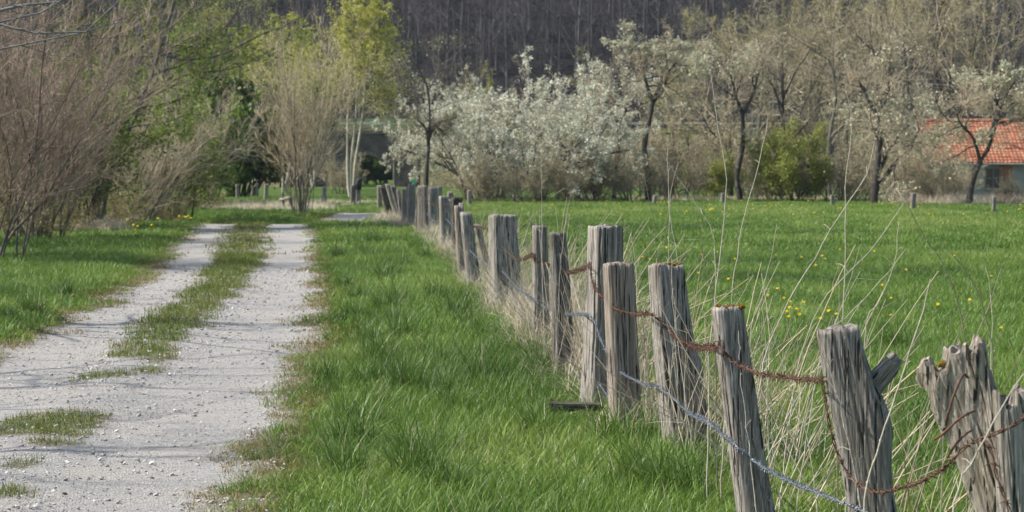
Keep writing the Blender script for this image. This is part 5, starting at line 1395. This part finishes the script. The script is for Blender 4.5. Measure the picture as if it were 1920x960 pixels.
# ------------------------------------------------------------------ dandelions
th = np.linspace(0, 2 * pi, 14, endpoint=False)
def flower_head():
    ch = []
    r = np.random.default_rng(3)
    for ring, (n, rad, zz, el) in enumerate(((18, .021, .002, .1), (14, .016, .006, .5), (9, .010, .009, .9))):
        a = np.arange(n) * 2 * pi / n + r.random(n) * .3
        d = np.stack([np.cos(a), np.sin(a), np.full(n, el * .5)], 1); t = np.stack([-np.sin(a), np.cos(a), np.zeros(n)], 1)
        c = np.array([0, 0, zz])
        V = np.stack([c + d * .002 - t * .001, c + d * rad - t * .0028, c + d * rad + t * .0028, c + d * .002 + t * .001], 1)
        ch.append((V.reshape(-1, 3), np.arange(n * 4).reshape(-1, 4)))
    return mesh("flower_head", ch, M['petal'], False)
m, nt, out = new_mat("dandelion_stem"); principled(nt, out, ramp(nt, [(0, (.12, .16, .05)), (1, (.2, .2, .08))], noise(nt, coords(nt), 30)), .6, .2); M['fstem'] = m
head = flower_head(); stem = mesh("stem", [one_tube([(0, 0, -.13), (.006, 0, -.06), (0, 0, 0)], [.002, .002, .003], 6, 5)], M['fstem'])
def dandelion(X, Y, label, grp, sc, r):
    e = empty("dandelion", (X, Y, float(H(X, Y)) + .125 * sc), r.random() * 6, sc)
    e.rotation_euler = (radians(35) + r.normal() * .25, r.normal() * .25, r.random() * .5)
    tag(e, label, "dandelion", grp)
    obj("flower_head", head, e); obj("stem", stem, e)
r_d = np.random.default_rng(21)
for (px, py) in ((208, 417), (215, 421), (226, 416), (232, 419), (238, 415), (243, 423), (246, 420), (250, 428), (255, 424), (258, 430), (261, 422), (266, 425), (268, 419), (272, 423), (284, 429), (296, 414), (312, 421), (322, 420), (330, 417), (336, 411), (340, 413), (345, 409), (349, 412), (353, 410), (358, 413), (254, 444), (136, 562)):
    Yq = ground_Y(py + 8); dandelion((px - 960) / F * Yq, Yq, "yellow dandelion in the patch on the left verge", "dandelions on the left verge", 1.6 if py < 500 else 1.0, r_d)
for (px, py) in ((1503, 482), (1366, 525), (1459, 541), (1482, 585), (1508, 571), (1570, 598), (1540, 606), (1548, 486), (1440, 556), (1655, 536), (1672, 562), (1482, 570), (1495, 588), (1477, 593), (1542, 480), (1310, 515), (1378, 482), (1205, 478), (1218, 482), (1345, 470), (1315, 474), (1455, 478), (1530, 497), (1672, 600), (1640, 470), (1820, 566), (1250, 462), (1575, 465), (1700, 505), (1860, 520), (1480, 603), (1500, 598), (1555, 592), (1880, 625), (1760, 575), (1790, 480)):
    Yq = ground_Y(py + 14); dandelion((px - 960) / F * Yq, Yq, "yellow dandelion flower in the meadow behind the fence", "dandelions in the meadow", 1.0, r_d)
dandelion(at(1820, 566, 16)[0], 27.0, "yellow dandelion flower in the meadow behind the fence", "dandelions in the meadow", 1.0, r_d)
# the distant ones merge into yellow flecks
n = 150
Y = 72 + 34 * r_d.random(n); px_ = 1000 + 950 * r_d.random(n)
k = noise2(px_ / 90, Y / 7, 71) > 0.52; Y, px_ = Y[k], px_[k]; X = (px_ - 960) / F * Y; n = len(X)
scatter("far_dandelions", np.column_stack([X, Y, H(X, Y) + .15]), np.stack([np.full(n, .6), np.zeros(n), np.zeros(n)], 1), np.repeat((0.9 + .7 * r_d.random(n))[:, None], 3, 1), r_d.random(n), np.zeros(n), [head], "yellow flecks of distant dandelions across the meadow", "dandelions")

# ------------------------------------------------------------------ beech wood on the hillside
def forest_tree(seed, h, bark):
    r = np.random.default_rng(seed)
    P0, R0 = trunk_line([(0, 0, -1), (r.normal() * .2, 0, h * .4), (r.normal() * .4, 0, h * .75), (r.normal() * .5, 0, h)], .26, .05, 9)
    P1, R1 = spawn(P0, R0, 20, .22, 1, 42, 10, .30, 5, .4, .4, .45, r, .25, .03)
    P2, R2 = spawn(P1, R1, 7, .2, 1, 38, 14, .5, 4, .3, .35, .6, r, .3, .018)
    P3, R3 = spawn(P2, R2, 4, .2, 1, 38, 14, .6, 3, .2, .3, .7, r, .4, .012)
    return parts_tree([tubes(P0, R0, 6), tubes(P1, R1, 4)], [tubes(P2, R2, 3), tubes(P3, R3, 3)], [], M[bark], M['twig_forest'], None)
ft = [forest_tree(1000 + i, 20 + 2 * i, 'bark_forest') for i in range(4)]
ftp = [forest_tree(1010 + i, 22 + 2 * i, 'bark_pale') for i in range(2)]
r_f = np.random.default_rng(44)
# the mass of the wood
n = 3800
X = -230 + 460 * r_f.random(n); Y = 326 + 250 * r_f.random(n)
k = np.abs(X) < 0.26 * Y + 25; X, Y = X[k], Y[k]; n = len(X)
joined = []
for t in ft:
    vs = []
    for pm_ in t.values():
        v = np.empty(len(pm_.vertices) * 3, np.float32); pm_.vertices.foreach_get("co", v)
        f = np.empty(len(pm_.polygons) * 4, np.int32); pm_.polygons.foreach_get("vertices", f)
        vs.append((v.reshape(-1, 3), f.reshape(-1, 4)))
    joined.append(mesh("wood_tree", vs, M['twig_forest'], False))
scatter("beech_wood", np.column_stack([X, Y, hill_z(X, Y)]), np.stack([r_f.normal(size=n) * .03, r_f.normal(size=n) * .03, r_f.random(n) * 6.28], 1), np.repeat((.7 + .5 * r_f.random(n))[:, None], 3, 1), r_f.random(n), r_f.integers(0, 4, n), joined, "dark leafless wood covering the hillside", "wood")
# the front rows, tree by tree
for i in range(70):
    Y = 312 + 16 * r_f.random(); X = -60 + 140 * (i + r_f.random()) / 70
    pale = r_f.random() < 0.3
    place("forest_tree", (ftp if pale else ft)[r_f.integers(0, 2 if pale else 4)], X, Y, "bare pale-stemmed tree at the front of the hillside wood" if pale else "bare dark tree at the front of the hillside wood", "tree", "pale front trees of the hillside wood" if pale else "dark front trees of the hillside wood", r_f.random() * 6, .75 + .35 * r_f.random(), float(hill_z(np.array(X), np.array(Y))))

# ------------------------------------------------------------------ the valley air
hz = obj("haze", mesh("haze", [box(-380, 380, -15, 640, -1.6, 210)], None, False))
m, nt, out = new_mat("thin_haze")
pv = N(nt, "ShaderNodeVolumePrincipled")
pv.inputs["Color"].default_value = (0.80, 0.87, 1.0, 1)
pv.inputs["Density"].default_value = 0.0001
pv.inputs["Anisotropy"].default_value = 0.2
nt.links.new(pv.outputs[0], out.inputs["Volume"])
hz.data.materials.append(m)
tag(hz, "thin pale haze in the valley air", "haze", kind="stuff")
